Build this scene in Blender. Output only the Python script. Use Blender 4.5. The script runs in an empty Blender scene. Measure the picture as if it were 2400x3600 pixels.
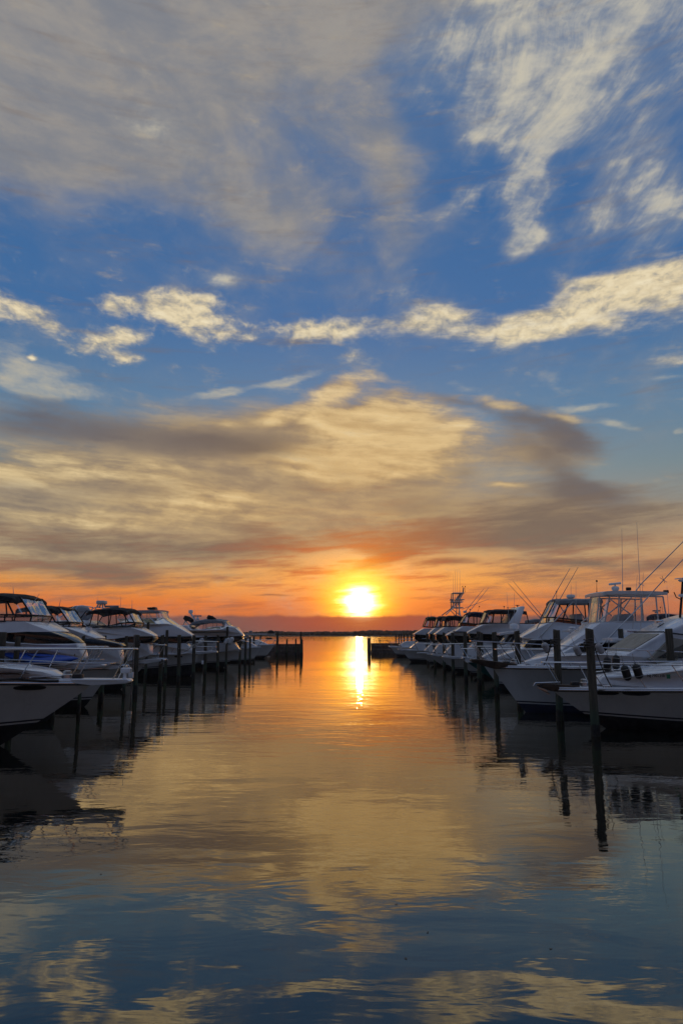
import bpy, bmesh, math, random
from mathutils import Vector, Matrix
R = math.radians
SC = bpy.context.scene
COL = SC.collection
random.seed(7)

def lin(r, g, b, k=1.0):
    f = lambda c: ((c/255 + 0.055)/1.055)**2.4 if c > 10 else c/255/12.92
    return (f(r)*k, f(g)*k, f(b)*k, 1.0)

# ------------------------------------------------------------------ camera
cam_data = bpy.data.cameras.new('camera')
cam = bpy.data.objects.new('camera', cam_data); COL.objects.link(cam)
cam_data.sensor_fit = 'VERTICAL'; cam_data.sensor_height = 36; cam_data.lens = 24
cam_data.clip_end = 20000; cam_data.clip_start = 0.05
cam.location = (0, 0, 3.0)
cam.rotation_euler = (R(90 + 10.088), 0, R(1.48))
SC.camera = cam
SC.view_settings.view_transform = 'Standard'; SC.view_settings.look = 'None'
SC.view_settings.exposure = 0.0; SC.view_settings.gamma = 1.0
SUN_EL = 2.56

# ------------------------------------------------------------------ node helper
class NT:
    def __init__(s, tree): s.t = tree; s.n = tree.nodes; s.l = tree.links
    def put(s, sock, v):
        if isinstance(v, (int, float, tuple, list)): sock.default_value = v
        elif v is not None: s.l.new(v, sock)
    def m(s, op, a, b=None, c=None, clamp=False):
        n = s.n.new('ShaderNodeMath'); n.operation = op; n.use_clamp = clamp
        for i, v in enumerate((a, b, c)):
            if v is not None: s.put(n.inputs[i], v)
        return n.outputs[0]
    def add(s, a, b): return s.m('ADD', a, b)
    def mul(s, a, b): return s.m('MULTIPLY', a, b)
    def v(s, op, a, b=None, scale=None):
        n = s.n.new('ShaderNodeVectorMath'); n.operation = op
        s.put(n.inputs[0], a)
        if b is not None: s.put(n.inputs[1], b)
        if scale is not None: s.put(n.inputs['Scale'], scale)
        return n.outputs['Value'] if op in ('DOT_PRODUCT', 'LENGTH') else n.outputs[0]
    def xyz(s, x, y, z):
        n = s.n.new('ShaderNodeCombineXYZ')
        for i, q in enumerate((x, y, z)): s.put(n.inputs[i], q)
        return n.outputs[0]
    def sep(s, v):
        n = s.n.new('ShaderNodeSeparateXYZ'); s.put(n.inputs[0], v); return n.outputs
    def sm(s, x, lo, hi, a=0.0, b=1.0, kind='SMOOTHSTEP'):
        n = s.n.new('ShaderNodeMapRange'); n.interpolation_type = kind
        for i, q in enumerate((x, lo, hi, a, b)): s.put(n.inputs[i], q)
        return n.outputs[0]
    def mix(s, f, a, b, mode='MIX'):
        n = s.n.new('ShaderNodeMix'); n.data_type = 'RGBA'; n.blend_type = mode
        s.put(n.inputs[0], f); s.put(n.inputs[6], a); s.put(n.inputs[7], b)
        return n.outputs[2]
    def noise(s, vec, scale, detail=3, rough=0.5, dist=0.0, out=0, lac=2.0):
        n = s.n.new('ShaderNodeTexNoise')
        s.put(n.inputs['Vector'], vec); n.inputs['Scale'].default_value = scale
        n.inputs['Detail'].default_value = detail; n.inputs['Roughness'].default_value = rough
        n.inputs['Distortion'].default_value = dist; n.inputs['Lacunarity'].default_value = lac
        return n.outputs[out]
    def ramp(s, f, stops, kind='LINEAR'):
        n = s.n.new('ShaderNodeValToRGB'); r = n.color_ramp; r.interpolation = kind
        while len(r.elements) < len(stops): r.elements.new(0.5)
        for e, (p, c) in zip(r.elements, stops): e.position = p; e.color = c
        s.put(n.inputs[0], f); return n.outputs[0]
    def mapping(s, vec, loc=(0,0,0), rot=(0,0,0), scale=(1,1,1), kind='POINT'):
        if tuple(rot) == (0,0,0) and tuple(loc) == (0,0,0): return s.v('MULTIPLY', vec, tuple(scale))
        n = s.n.new('ShaderNodeMapping'); n.vector_type = kind
        s.put(n.inputs[0], vec); n.inputs[1].default_value = loc; n.inputs[2].default_value = rot; n.inputs[3].default_value = scale
        return n.outputs[0]
    def blobs(s, vec, table):
        acc = 0.0
        for az, el, a, b, tilt, w in table:
            if abs(tilt) < 2.5:
                n = s.n.new('ShaderNodeVectorMath'); n.operation = 'MULTIPLY_ADD'; s.put(n.inputs[0], vec)
                n.inputs[1].default_value = (1/a, 1/b, 0); n.inputs[2].default_value = (-az/a, -el/b, 0)
                mp = n.outputs[0]
            else: mp = s.mapping(vec, (az, el, 0), (0, 0, R(tilt)), (a, b, 1), 'TEXTURE')
            g = s.n.new('ShaderNodeTexGradient'); g.gradient_type = 'SPHERICAL'; s.put(g.inputs[0], mp)
            acc = s.m('MULTIPLY_ADD', g.outputs['Fac'], w, acc)
        return acc

# ------------------------------------------------------------------ world: evening sky with clouds
CLOUD_MASSES = {   # azimuth, elevation, half length, half thickness, tilt (degrees), density
    'VEIL': [(-1.49,38.8,12.25,5.26,-3.9,0.4), (-0.2,32.59,9.79,4.83,-11.57,0.36), (-26.86,40.56,25.85,8.09,14.86,1.1), (-18.87,44.51,35.41,7.45,9.58,1.1), (-29.91,34.27,13.18,5.41,9.65,0.75), (-16.2,37.28,14.34,4.98,0.1,0.75), (-11.12,34.02,11.79,3.67,-3.53,0.55), (-2.15,42.33,12.59,6.82,4.42,0.5), (2.88,36.03,8.64,3.11,-81.46,0.55), (11.16,47.28,24.54,4.61,-3.26,0.6), (-7.3,32.88,8.35,3.78,22.05,0.35)],
    'CIRR': [(15.1,33.88,4.9,1.79,-118.14,0.6), (13.23,33.8,3.14,1.21,-152.1,0.35), (18.8,42.91,19.27,6.41,-6.56,1.0), (14.77,40.97,12.52,3.98,-10.6,0.7), (15.77,35.92,9.13,3.44,-115.03,1.0), (16.78,39.26,7.02,3.24,2.83,0.8), (23.88,34.3,8.04,3.81,-40.71,0.65), (26.87,35.85,5.82,2.56,-59.91,0.4), (10.15,38.72,5.77,2.02,-12.76,0.5), (9.43,33.75,4.86,1.1,19.09,0.6), (14.86,30.51,3.27,1.38,6.64,0.7), (9.74,34.67,3.21,1.45,10.02,0.4), (20.93,31.98,4.97,1.66,11.41,0.55), (27.18,30.9,4.54,2.52,-48.75,0.6), (29.12,38.31,4.89,2.2,-71.83,0.3), (-12.21,28.98,2.81,0.92,-5.87,0.8), (3.9,27.66,2.59,1.62,-103.27,0.45), (25.38,29.38,4.98,1.66,-24.11,0.45), (-20.42,38.37,5.14,1.97,-0.01,0.7), (-16.87,36.77,2.67,1.38,23.56,0.45), (-10.01,34.99,1.87,0.73,-0.73,0.5), (-20.56,32.08,2.73,1.09,4.15,0.35), (-11.11,33.42,4.15,1.98,2.0,0.35), (19.34,42.71,5.3,2.37,-2.29,0.4), (20.69,45.46,11.75,2.73,-9.64,0.8)],
    'CUM': [(-29.92,23.91,4.05,1.86,9.27,1.05), (-26.63,23.61,2.92,1.4,-12.55,0.75), (-21.62,25.62,2.62,1.3,10.0,0.8), (-16.28,25.84,6.26,2.27,3.17,1.1), (-16.0,25.92,3.49,1.87,-9.88,0.6), (-13.6,26.8,3.08,1.34,8.04,0.45), (-21.93,22.79,4.4,1.46,14.07,1.0), (-19.76,23.52,2.1,1.07,9.31,0.5), (-12.13,24.33,4.41,1.65,7.11,0.85), (-3.87,25.0,6.95,1.5,4.26,0.98), (-0.72,24.87,4.42,1.34,5.49,0.5), (5.6,25.46,5.78,2.15,0.37,0.75), (8.79,25.37,6.34,1.91,-13.2,0.6), (13.34,23.87,6.18,1.77,3.53,0.95), (18.33,24.77,6.86,1.97,-2.2,1.1), (21.32,26.05,5.29,2.29,-4.47,1.0), (24.34,26.49,5.74,1.98,-1.58,1.05), (22.2,23.22,3.99,1.3,-10.99,0.6), (26.38,24.94,4.04,2.71,2.43,1.0), (16.81,24.65,7.32,1.99,-7.17,0.35), (25.43,20.32,3.11,0.82,-6.36,0.8), (17.86,27.55,2.86,1.15,-20.44,0.5), (-19.81,21.55,2.13,0.93,8.64,0.85), (-27.25,20.79,0.59,0.39,12.9,1.3), (-0.22,22.99,2.19,1.13,-10.62,0.7), (15.59,22.47,0.81,0.54,-30.76,0.5), (-16.02,21.38,1.23,0.67,-8.28,0.35)],
    'WISP': [(-26.1,18.47,5.05,1.11,0.73,0.95), (-26.58,19.51,3.82,1.58,-0.54,0.5), (-28.1,20.53,4.51,2.32,-3.06,0.45), (-11.96,19.66,3.51,0.57,12.31,1.0), (-5.97,21.02,3.98,0.52,13.51,0.85), (-7.22,20.25,3.13,1.15,-1.08,0.3), (0.27,21.26,3.17,1.15,-3.5,0.4), (9.4,20.13,2.55,0.63,-22.78,0.45), (16.67,19.86,3.03,0.96,-14.19,0.35), (19.2,17.69,3.16,0.44,-1.83,0.75), (20.97,16.09,2.06,0.6,-17.78,0.8), (24.94,19.16,2.46,0.47,-7.37,0.45), (25.84,15.07,0.97,0.42,-7.39,0.9), (-22.73,19.27,3.53,1.35,-15.55,0.4), (15.31,17.25,5.18,0.84,-0.67,0.3), (10.41,21.63,3.44,0.7,-4.13,0.25)],
    'BASE': [(12.22,14.24,8.66,3.17,-0.24,0.3), (-15.81,12.17,26.96,7.39,4.29,1.1), (-3.18,15.28,18.83,5.01,2.19,0.8), (12.25,9.03,21.68,4.31,-4.61,1.0), (-18.06,7.54,21.93,4.23,2.63,1.0), (15.75,14.64,6.2,3.11,-10.88,0.5), (1.0,18.19,7.44,3.21,5.97,0.5)],
    'GOLD': [(-0.73,20.69,3.77,1.59,7.6,0.9), (-2.85,19.65,3.72,1.74,-153.42,0.8), (-7.05,17.89,2.85,1.17,-159.29,0.8), (-11.53,17.18,3.12,0.64,0.36,0.8), (-1.46,18.24,9.14,2.19,5.35,0.9), (3.5,20.16,3.43,1.15,-12.1,0.6), (8.15,19.28,3.2,0.69,-3.03,0.6), (12.53,18.48,3.53,0.68,-16.18,1.0), (17.29,17.01,2.85,0.61,-16.11,1.0), (3.32,15.99,12.16,3.23,0.08,1.0), (4.63,17.26,8.11,2.63,-3.92,0.8), (-0.26,13.97,7.56,3.56,3.86,0.9), (-15.72,16.61,4.89,0.63,1.77,0.6), (-18.73,12.4,12.15,3.12,-0.11,0.85), (-28.37,12.14,7.61,2.65,-0.24,0.85), (-11.93,10.21,12.14,2.34,-0.67,0.8), (-22.76,8.7,10.31,1.38,0.01,0.8), (5.78,13.47,6.88,1.03,9.4,0.5), (12.38,12.05,2.64,0.46,-4.33,1.1), (8.18,12.41,2.91,0.73,-4.88,0.6), (16.65,9.81,3.63,1.28,-3.15,0.5), (19.94,10.24,1.78,0.28,2.1,0.7), (3.87,9.4,8.11,2.08,-6.0,0.55), (-3.92,13.84,6.45,2.08,-4.97,0.6), (-8.16,14.81,6.55,1.47,2.89,0.6)],
    'DARK': [(-26.5,16.56,9.7,2.26,2.85,0.9), (-12.74,15.95,11.52,2.02,-0.88,0.95), (-21.98,15.21,12.08,1.93,1.98,0.7), (-8.73,15.09,8.45,1.61,-1.85,0.5), (8.12,19.09,4.58,0.86,-10.54,0.8), (14.76,17.33,5.15,1.41,-15.78,1.0), (18.06,15.26,4.04,1.53,-25.01,1.05), (15.55,14.77,5.17,1.98,-9.53,0.8), (16.6,12.56,3.6,2.26,-23.72,0.7), (19.89,10.86,5.17,1.94,-19.24,0.8), (9.05,13.2,2.77,1.02,4.27,0.5), (16.34,10.91,8.45,1.7,-7.0,0.65), (-18.32,11.42,7.14,1.28,1.29,0.7), (-26.83,10.8,6.29,1.21,0.5,0.6), (2.88,19.84,2.36,0.64,-4.94,0.45), (13.04,16.57,3.56,1.57,-17.74,0.5), (4.87,10.33,7.13,2.08,0.08,0.5), (-13.46,12.87,5.32,0.87,5.49,0.35), (-3.91,11.96,4.42,1.04,-3.24,0.5), (-1.49,13.28,4.75,1.34,-12.76,0.35)],
    'LOWB': [(16.67,5.24,13.17,1.4,0.84,0.6), (-21.85,3.83,14.1,1.23,1.21,0.5), (16.53,2.98,12.96,1.25,-1.5,0.5), (-9.1,4.89,7.28,1.17,-2.46,0.5), (-22.03,6.77,14.69,1.93,0.71,1.0), (-7.34,7.24,9.56,1.78,3.18,0.9), (5.0,7.82,9.29,2.22,0.87,1.1), (16.54,8.96,12.76,2.82,-0.54,1.1), (14.81,7.49,5.53,1.57,-0.69,0.8), (-23.39,4.97,10.72,0.87,1.4,0.8), (-19.74,4.6,3.93,0.84,-2.34,0.8), (0.67,5.61,3.07,0.59,6.22,1.0), (7.26,5.89,4.59,0.53,3.08,0.85), (-5.65,5.6,3.44,0.65,-0.73,0.6), (-6.91,3.12,2.26,0.2,1.88,1.1), (17.88,5.46,5.62,0.45,-6.73,0.6), (2.7,6.6,3.63,0.89,1.8,0.8), (16.24,4.05,5.31,0.67,-2.62,0.45), (23.62,5.09,2.88,0.64,-1.12,0.5), (4.42,2.89,2.78,0.26,3.58,0.6), (-9.79,8.87,6.43,0.74,0.14,0.4)],
}

world = bpy.data.worlds.new('World'); SC.world = world; world.use_nodes = True
def build_sky():
    nt = NT(world.node_tree); bg = nt.n['Background']
    tc = nt.n.new('ShaderNodeTexCoord')
    d = nt.v('NORMALIZE', tc.outputs['Generated'])
    x, y, z = nt.sep(d)
    el = nt.mul(nt.m('ARCSINE', z), 57.2958)
    az = nt.mul(nt.m('ARCTAN2', x, y), 57.2958)
    V = nt.xyz(az, el, 0.0)
    Vn = nt.xyz(nt.mul(x, 57.3), el, nt.mul(nt.m('SUBTRACT', 1.0, y), 8.0))
    # angle from the sun
    sd = (0.0, math.cos(R(SUN_EL)), math.sin(R(SUN_EL)))
    ang = nt.mul(nt.m('ARCCOSINE', nt.m('MINIMUM', nt.v('DOT_PRODUCT', d, sd), 0.999999)), 57.2958)
    # clear air
    sky = nt.n.new('ShaderNodeTexSky'); sky.sky_type = 'NISHITA'; sky.sun_disc = False
    sky.sun_elevation = R(SUN_EL); sky.sun_rotation = 0.0
    sky.air_density = 1.2; sky.dust_density = 4.0; sky.ozone_density = 3.0
    nish = nt.v('SCALE', sky.outputs[0], scale=0.12)
    e01 = nt.m('DIVIDE', nt.m('MAXIMUM', el, 0.0), 60.0)
    q = lambda deg: deg/60.0
    sunward = nt.ramp(e01, [(q(0), lin(205,105,65)), (q(2.4), lin(238,125,62)), (q(4.2), lin(243,160,78)), (q(6.5), lin(214,160,104)),
        (q(9.5), lin(150,146,136)), (q(13), lin(122,143,152)), (q(18), lin(92,133,168)), (q(25), lin(64,114,170)), (q(34), lin(62,110,166)), (q(47), lin(84,120,166)), (1.0, lin(108,142,190))])
    away = nt.ramp(e01, [(q(0), lin(26,25,30)), (q(8), lin(34,33,40)), (q(18), lin(48,54,72)), (q(35), lin(80,108,156)), (1.0, lin(108,142,190))])
    clear = nt.mix(nt.sm(y, -0.35, 0.92), away, sunward)
    clear = nt.mix(nt.mul(nt.sm(az, 6.0, 26.0, 0.0, 0.55), nt.sm(el, 9.0, 3.0)), clear, lin(188,128,104))
    clear = nt.mix(0.22, clear, nish)
    # wind-torn coordinates: two octaves of warp
    w1 = nt.v('SUBTRACT', nt.noise(nt.mapping(Vn, scale=(0.6, 1.0, 1.0)), 0.12, 2, 0.5, out=1), (0.5, 0.5, 0.5))
    w2 = nt.v('SUBTRACT', nt.noise(nt.mapping(Vn, scale=(0.5, 1.0, 1.0)), 0.55, 3, 0.6, out=1), (0.5, 0.5, 0.5))
    low = nt.sm(el, 2.0, 20.0, 0.25, 1.0)
    warp = nt.v('SCALE', nt.v('ADD', nt.v('MULTIPLY', w1, (7.0, 3.2, 0)), nt.v('MULTIPLY', w2, (3.0, 1.5, 0))), scale=low)
    Vw = nt.v('ADD', V, warp)
    Vs = nt.v('ADD', V, nt.v('SCALE', nt.v('MULTIPLY', w2, (2.2, 1.1, 0)), scale=low))
    Vnw = nt.v('ADD', Vn, nt.v('MULTIPLY', w1, (6.0, 4.0, 0)))
    soft = nt.noise(nt.mapping(Vnw, scale=(0.7, 1.0, 1.0)), 0.22, 6, 0.55)
    fine = nt.noise(nt.mapping(Vnw, scale=(0.55, 1.0, 1.0)), 0.75, 7, 0.62)
    puff = nt.noise(nt.mapping(Vn, scale=(0.8, 1.2, 1.0)), 0.9, 8, 0.62, dist=0.3)
    puff2 = nt.noise(nt.mapping(nt.v('ADD', Vn, (0.15, -0.55, 0.0)), scale=(0.8, 1.2, 1.0)), 0.9, 5, 0.62, dist=0.3)
    Vst = nt.v('ADD', Vn, nt.v('MULTIPLY', w1, (5.0, 1.2, 0)))
    streak = nt.noise(nt.mapping(Vst, rot=(0, 0, R(-5)), scale=(6.0, 1.0, 3.0), kind='TEXTURE'), 0.95, 7, 0.62)
    streak2 = nt.noise(nt.mapping(nt.v('ADD', Vst, (0.0, -0.5, 0.0)), rot=(0, 0, R(-5)), scale=(6.0, 1.0, 3.0), kind='TEXTURE'), 0.95, 4, 0.62)
    fib = nt.noise(nt.mapping(Vnw, rot=(0, 0, R(56)), scale=(5.0, 1.0, 2.0), kind='TEXTURE'), 0.5, 7, 0.66, dist=0.25)
    def alpha(f, n, amp, lo, hi): return nt.sm(nt.m('MULTIPLY_ADD', nt.m('SUBTRACT', n, 0.5), amp, f), lo, hi)
    M = CLOUD_MASSES
    col = clear
    # clouds outside the masses named below: the same kinds, scattered by noise
    side = nt.mul(nt.sm(nt.m('ABSOLUTE', az), 31.0, 48.0), nt.sm(y, -0.3, 0.5, 0.0, 1.0))
    high = nt.m('MAXIMUM', nt.sm(el, 46.0, 56.0), side)
    # upper veil
    fv = nt.m('MULTIPLY_ADD', high, 0.42, nt.blobs(Vw, M['VEIL']))
    av = nt.mul(alpha(fv, soft, 1.3, -0.10, 0.95), 0.94)
    veil_c = nt.mix(nt.sm(nt.add(nt.mul(soft, 0.6), nt.mul(fine, 0.4)), 0.36, 0.66), lin(128,130,136), lin(157,150,142))
    col = nt.mix(av, col, veil_c)
    # torn high cloud, plus unseen overhead cover added to brighten the decks
    fc = nt.blobs(Vw, M['CIRR'])
    fibn = nt.add(nt.add(nt.mul(fib, 0.42), nt.mul(soft, 0.33)), nt.mul(fine, 0.25))
    ac = alpha(nt.m('MULTIPLY_ADD', nt.sm(el, 47.0, 56.0), 0.5, nt.m('MINIMUM', fc, 0.78)), fibn, 2.7, 0.02, 1.22)
    cc = nt.mix(nt.sm(nt.add(nt.mul(ac, 0.5), nt.mul(fine, 0.6)), 0.4, 0.8), lin(148,150,152), lin(208,199,176))
    col = nt.mix(nt.mul(ac, 0.9), col, cc)
    # thin streaks
    fw = nt.blobs(Vs, M['WISP'])
    aw = alpha(nt.m('MINIMUM', fw, 0.6), nt.add(nt.mul(streak, 0.45), nt.mul(fine, 0.55)), 1.9, 0.08, 1.15)
    col = nt.mix(nt.mul(aw, 0.85), col, lin(208,194,162))
    # cream cumulus row: heaped, lit from the side of the sun
    fk = nt.blobs(Vs, M['CUM'])
    pf = nt.m('MULTIPLY_ADD', nt.m('SUBTRACT', streak, puff), nt.sm(az, -6.0, 4.0, 0.0, 0.6), nt.add(nt.mul(puff, 0.62), nt.mul(fine, 0.38)))
    ak = alpha(nt.m('MINIMUM', fk, 1.1), pf, 2.3, 0.10, 1.12)
    relief = nt.mul(nt.m('SUBTRACT', puff, puff2), 1.5)
    shade = nt.add(nt.add(relief, nt.mul(nt.m('MINIMUM', fk, 1.1), 0.30)), nt.mul(ak, 0.22))
    kc = nt.ramp(shade, [(0.0, lin(140,140,142)), (0.25, lin(180,171,153)), (0.55, lin(226,208,170)), (0.9, lin(242,227,192))])
    col = nt.mix(nt.mul(ak, 0.95), col, kc)
    # broad layer over the lower sky
    warm = nt.sm(ang, 30.0, 6.0)
    sg = nt.add(nt.mul(streak, 0.6), nt.mul(fine, 0.4))
    fb = nt.m('MULTIPLY_ADD', nt.mul(side, nt.sm(el, 19.0, 8.0)), 0.8, nt.blobs(Vs, M['BASE']))
    ab = alpha(fb, sg, 0.8, 0.02, 0.75)
    b_c = nt.mix(nt.sm(sg, 0.36, 0.64), lin(134,120,106), lin(184,162,126))
    b_c = nt.mix(nt.mul(warm, 0.4), b_c, lin(190,148,92))
    col = nt.mix(nt.mul(ab, 0.93), col, b_c)
    # the large sunlit cloud and its bands
    fg = nt.blobs(Vs, M['GOLD'])
    ag = alpha(fg, sg, 2.0, 0.10, 1.10)
    gs = nt.add(nt.mul(nt.m('SUBTRACT', streak, streak2), 0.9), nt.add(nt.mul(ag, 0.45), nt.mul(fine, 0.4)))
    gc = nt.ramp(gs, [(0.1, lin(150,132,110)), (0.45, lin(190,165,124)), (0.8, lin(233,208,158)), (1.0, lin(243,226,184))])
    gc = nt.mix(nt.mul(warm, 0.42), gc, lin(222,170,96))
    col = nt.mix(nt.mul(ag, 0.9), col, gc)
    # grey shadowed bands
    fd = nt.blobs(Vs, M['DARK'])
    fd = nt.m('MULTIPLY_ADD', nt.mul(side, nt.sm(el, 24.0, 12.0)), 0.35, fd)
    ad = alpha(fd, sg, 1.7, 0.05, 1.25)
    dc = nt.mix(warm, lin(98,96,104), lin(120,99,80))
    col = nt.mix(nt.mul(ad, 0.88), col, dc)
    # low brown layers above the horizon glow
    fl = nt.blobs(nt.v('ADD', V, nt.v('MULTIPLY', w2, (3.0, 0.5, 0))), M['LOWB'])
    fl = nt.m('MULTIPLY_ADD', nt.mul(side, nt.sm(el, 14.0, 7.0)), 0.7, fl)
    sl = nt.noise(nt.mapping(Vn, rot=(0, 0, R(3)), scale=(8.0, 1.0, 4.0), kind='TEXTURE'), 1.3, 7, 0.62)
    al = alpha(fl, sl, 1.9, 0.0, 1.05)
    lc = nt.mix(nt.sm(ang, 15.0, 2.5), lin(120,103,91), lin(178,106,58))
    col = nt.mix(nt.mul(al, 0.9), col, lc)
    streaks = nt.mul(nt.mul(nt.sm(sl, 0.46, 0.66), nt.sm(el, 9.0, 5.5)), nt.sm(el, 1.2, 2.2))
    col = nt.mix(nt.mul(streaks, 0.62), col, nt.mix(nt.sm(ang, 14.0, 3.0), lin(158,108,84), lin(205,92,44)))
    # haze bank lying on the horizon
    edge = nt.m('MULTIPLY_ADD', nt.noise(nt.mapping(Vn, scale=(1, 0.0, 0.3)), 0.35, 5, 0.55), 0.7, 1.12)
    bank = nt.sm(nt.m('SUBTRACT', edge, el), -0.12, 0.22)
    bank = nt.mul(bank, 0.9)
    bc = nt.mix(nt.sm(ang, 12.0, 1.0), lin(122,88,84), lin(176,80,54))
    # sun and its glow through the haze
    stre = nt.sm(sl, 0.3, 0.7, 0.7, 1.25)
    g1 = nt.m('EXPONENT', nt.mul(ang, -0.40))
    g2 = nt.m('EXPONENT', nt.mul(nt.m('POWER', nt.m('DIVIDE', ang, 2.3), 2.0), -1.0))
    g0 = nt.mul(nt.m('EXPONENT', nt.mul(nt.m('POWER', nt.m('DIVIDE', ang, nt.mul(stre, 0.95)), 2.0), -1.0)), 1.0)
    glow = nt.mix(1.0, nt.v('SCALE', (0.70, 0.20, 0.01), scale=nt.mul(g1, stre)), nt.v('SCALE', (1.6, 0.95, 0.0), scale=nt.mul(g2, stre)), 'ADD')
    glow = nt.mix(1.0, glow, nt.v('SCALE', (7.0, 6.2, 3.8), scale=g0), 'ADD')
    col = nt.mix(1.0, col, glow, 'ADD')
    col = nt.mix(bank, col, bc)
    nt.put(bg.inputs[0], col); bg.inputs[1].default_value = 1.0
build_sky()
world.cycles.sampling_method = 'NONE'
SC.cycles.use_adaptive_sampling = True; SC.cycles.adaptive_min_samples = 8; SC.cycles.adaptive_threshold = 0.01
SC.cycles.max_bounces = 6; SC.cycles.diffuse_bounces = 2; SC.cycles.glossy_bounces = 3; SC.cycles.transmission_bounces = 4; SC.cycles.transparent_max_bounces = 12
SC.cycles.sample_clamp_indirect = 6.0

sun_data = bpy.data.lights.new('sun', 'SUN'); sun_data.energy = 0.03; sun_data.color = (1.0, 0.52, 0.22); sun_data.angle = R(0.53)
sun = bpy.data.objects.new('sun', sun_data); COL.objects.link(sun)
sun.rotation_euler = Vector((0, -math.cos(R(SUN_EL)), -math.sin(R(SUN_EL)))).to_track_quat('-Z', 'Y').to_euler()

def mat_water():
    m = bpy.data.materials.new('harbour_water'); m.use_nodes = True
    nt = NT(m.node_tree); n = nt.n; n.remove(n['Principled BSDF']); out = n['Material Output']
    pos = n.new('ShaderNodeNewGeometry').outputs['Position']
    swell = nt.noise(nt.mapping(pos, rot=(0,0,R(12)), scale=(0.5, 1.0, 1)), 0.6, 2, 0.45, dist=0.6)
    mid = nt.noise(nt.mapping(pos, rot=(0,0,R(-14)), scale=(0.45, 1.0, 1)), 1.9, 3, 0.5, dist=0.4)
    rip = nt.noise(nt.mapping(pos, rot=(0,0,R(-4)), scale=(0.30, 1.0, 1)), 4.5, 3, 0.55, dist=0.2)
    fine = nt.noise(nt.mapping(pos, rot=(0,0,R(5)), scale=(0.4, 1.0, 1)), 11.0, 2, 0.5)
    patch = nt.noise(nt.mapping(pos, scale=(0.6, 1, 1)), 0.08, 3, 0.5)
    pm = nt.sm(patch, 0.36, 0.62, 0.15, 1.0)
    yy = nt.sep(pos)[1]
    far = nt.sm(yy, 8.0, 30.0, 0.3, 1.0)
    h = nt.m('MULTIPLY_ADD', mid, 0.0050, nt.mul(swell, 0.0145))
    h = nt.m('MULTIPLY_ADD', nt.mul(rip, nt.mul(pm, far)), 0.0062, h)
    h = nt.m('MULTIPLY_ADD', nt.mul(fine, nt.mul(pm, far)), 0.0017, h)
    chop = nt.noise(nt.mapping(pos, scale=(0.35, 1.0, 1)), 1.3, 3, 0.6)
    band = nt.sm(nt.noise(nt.mapping(pos, scale=(0.12, 1, 1)), 0.02, 2, 0.5), 0.4, 0.6, 0.35, 1.0)
    h = nt.m('MULTIPLY_ADD', nt.mul(chop, nt.mul(nt.sm(yy, 100.0, 135.0), band)), 0.05, h)   # open bay beyond the bulkheads
    b = n.new('ShaderNodeBump'); b.inputs['Strength'].default_value = 1.0; b.inputs['Distance'].default_value = 1.0
    nt.put(b.inputs['Height'], h)
    inc = n.new('ShaderNodeNewGeometry').outputs['Incoming']
    cosi = nt.m('ABSOLUTE', nt.v('DOT_PRODUCT', inc, b.outputs[0]))
    refl = nt.m('MULTIPLY_ADD', nt.m('POWER', nt.m('SUBTRACT', 1.0, cosi, clamp=True), 2.9), 0.97, 0.02)
    gl = n.new('ShaderNodeBsdfGlossy'); gl.inputs['Roughness'].default_value = 0.02; gl.inputs['Color'].default_value = (1.0, 0.91, 0.75, 1)
    nt.put(gl.inputs['Normal'], b.outputs[0])
    df = n.new('ShaderNodeBsdfDiffuse'); df.inputs['Color'].default_value = (0.006, 0.010, 0.011, 1)
    mx = n.new('ShaderNodeMixShader'); nt.put(mx.inputs[0], refl); nt.l.new(df.outputs[0], mx.inputs[1]); nt.l.new(gl.outputs[0], mx.inputs[2])
    nt.l.new(mx.outputs[0], out.inputs[0])
    return m
# ------------------------------------------------------------------ materials
MAT = {}
def pmat(name, col, rough=0.5, metal=0.0, spec=0.5, coat=0.0, vary=0.0, vscale=3.0, bump=0.0, bscale=40.0):
    m = bpy.data.materials.new(name); m.use_nodes = True; nt = NT(m.node_tree)
    b = nt.n['Principled BSDF']
    c = (col[0], col[1], col[2], 1)
    b.inputs['Roughness'].default_value = rough; b.inputs['Metallic'].default_value = metal
    b.inputs['Specular IOR Level'].default_value = spec; b.inputs['Coat Weight'].default_value = coat
    pos = nt.n.new('ShaderNodeNewGeometry').outputs['Position']
    if vary:
        f = nt.sm(nt.noise(nt.mapping(pos, scale=(1, 1, 0.5)), vscale, 5, 0.6), 0.3, 0.7)
        nt.put(b.inputs['Base Color'], nt.mix(f, tuple(v*(1-vary) for v in c[:3]) + (1,), tuple(min(1, v*(1+vary*0.6)) for v in c[:3]) + (1,)))
        nt.put(b.inputs['Roughness'], nt.sm(f, 0, 1, rough*1.25, rough*0.85))
    else: b.inputs['Base Color'].default_value = c
    if bump:
        bp = nt.n.new('ShaderNodeBump'); bp.inputs['Strength'].default_value = bump; bp.inputs['Distance'].default_value = 0.02
        nt.put(bp.inputs['Height'], nt.noise(pos, bscale, 4, 0.6)); nt.put(b.inputs['Normal'], bp.outputs[0])
    MAT[name] = m; return m
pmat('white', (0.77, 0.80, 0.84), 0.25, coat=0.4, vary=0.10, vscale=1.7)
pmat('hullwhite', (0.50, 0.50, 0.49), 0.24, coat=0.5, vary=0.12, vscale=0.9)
pmat('offwhite', (0.62, 0.63, 0.64), 0.35, vary=0.08)
pmat('deckwhite', (0.80, 0.83, 0.87), 0.38, vary=0.10, vscale=2.5, bump=0.15, bscale=60)
pmat('beige', (0.34, 0.32, 0.27), 0.8, vary=0.12, bump=0.2, bscale=90)
pmat('teal', (0.012, 0.10, 0.105), 0.2, coat=0.6, vary=0.12)
pmat('antifoul', (0.016, 0.016, 0.018), 0.7, vary=0.3, vscale=4)
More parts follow.
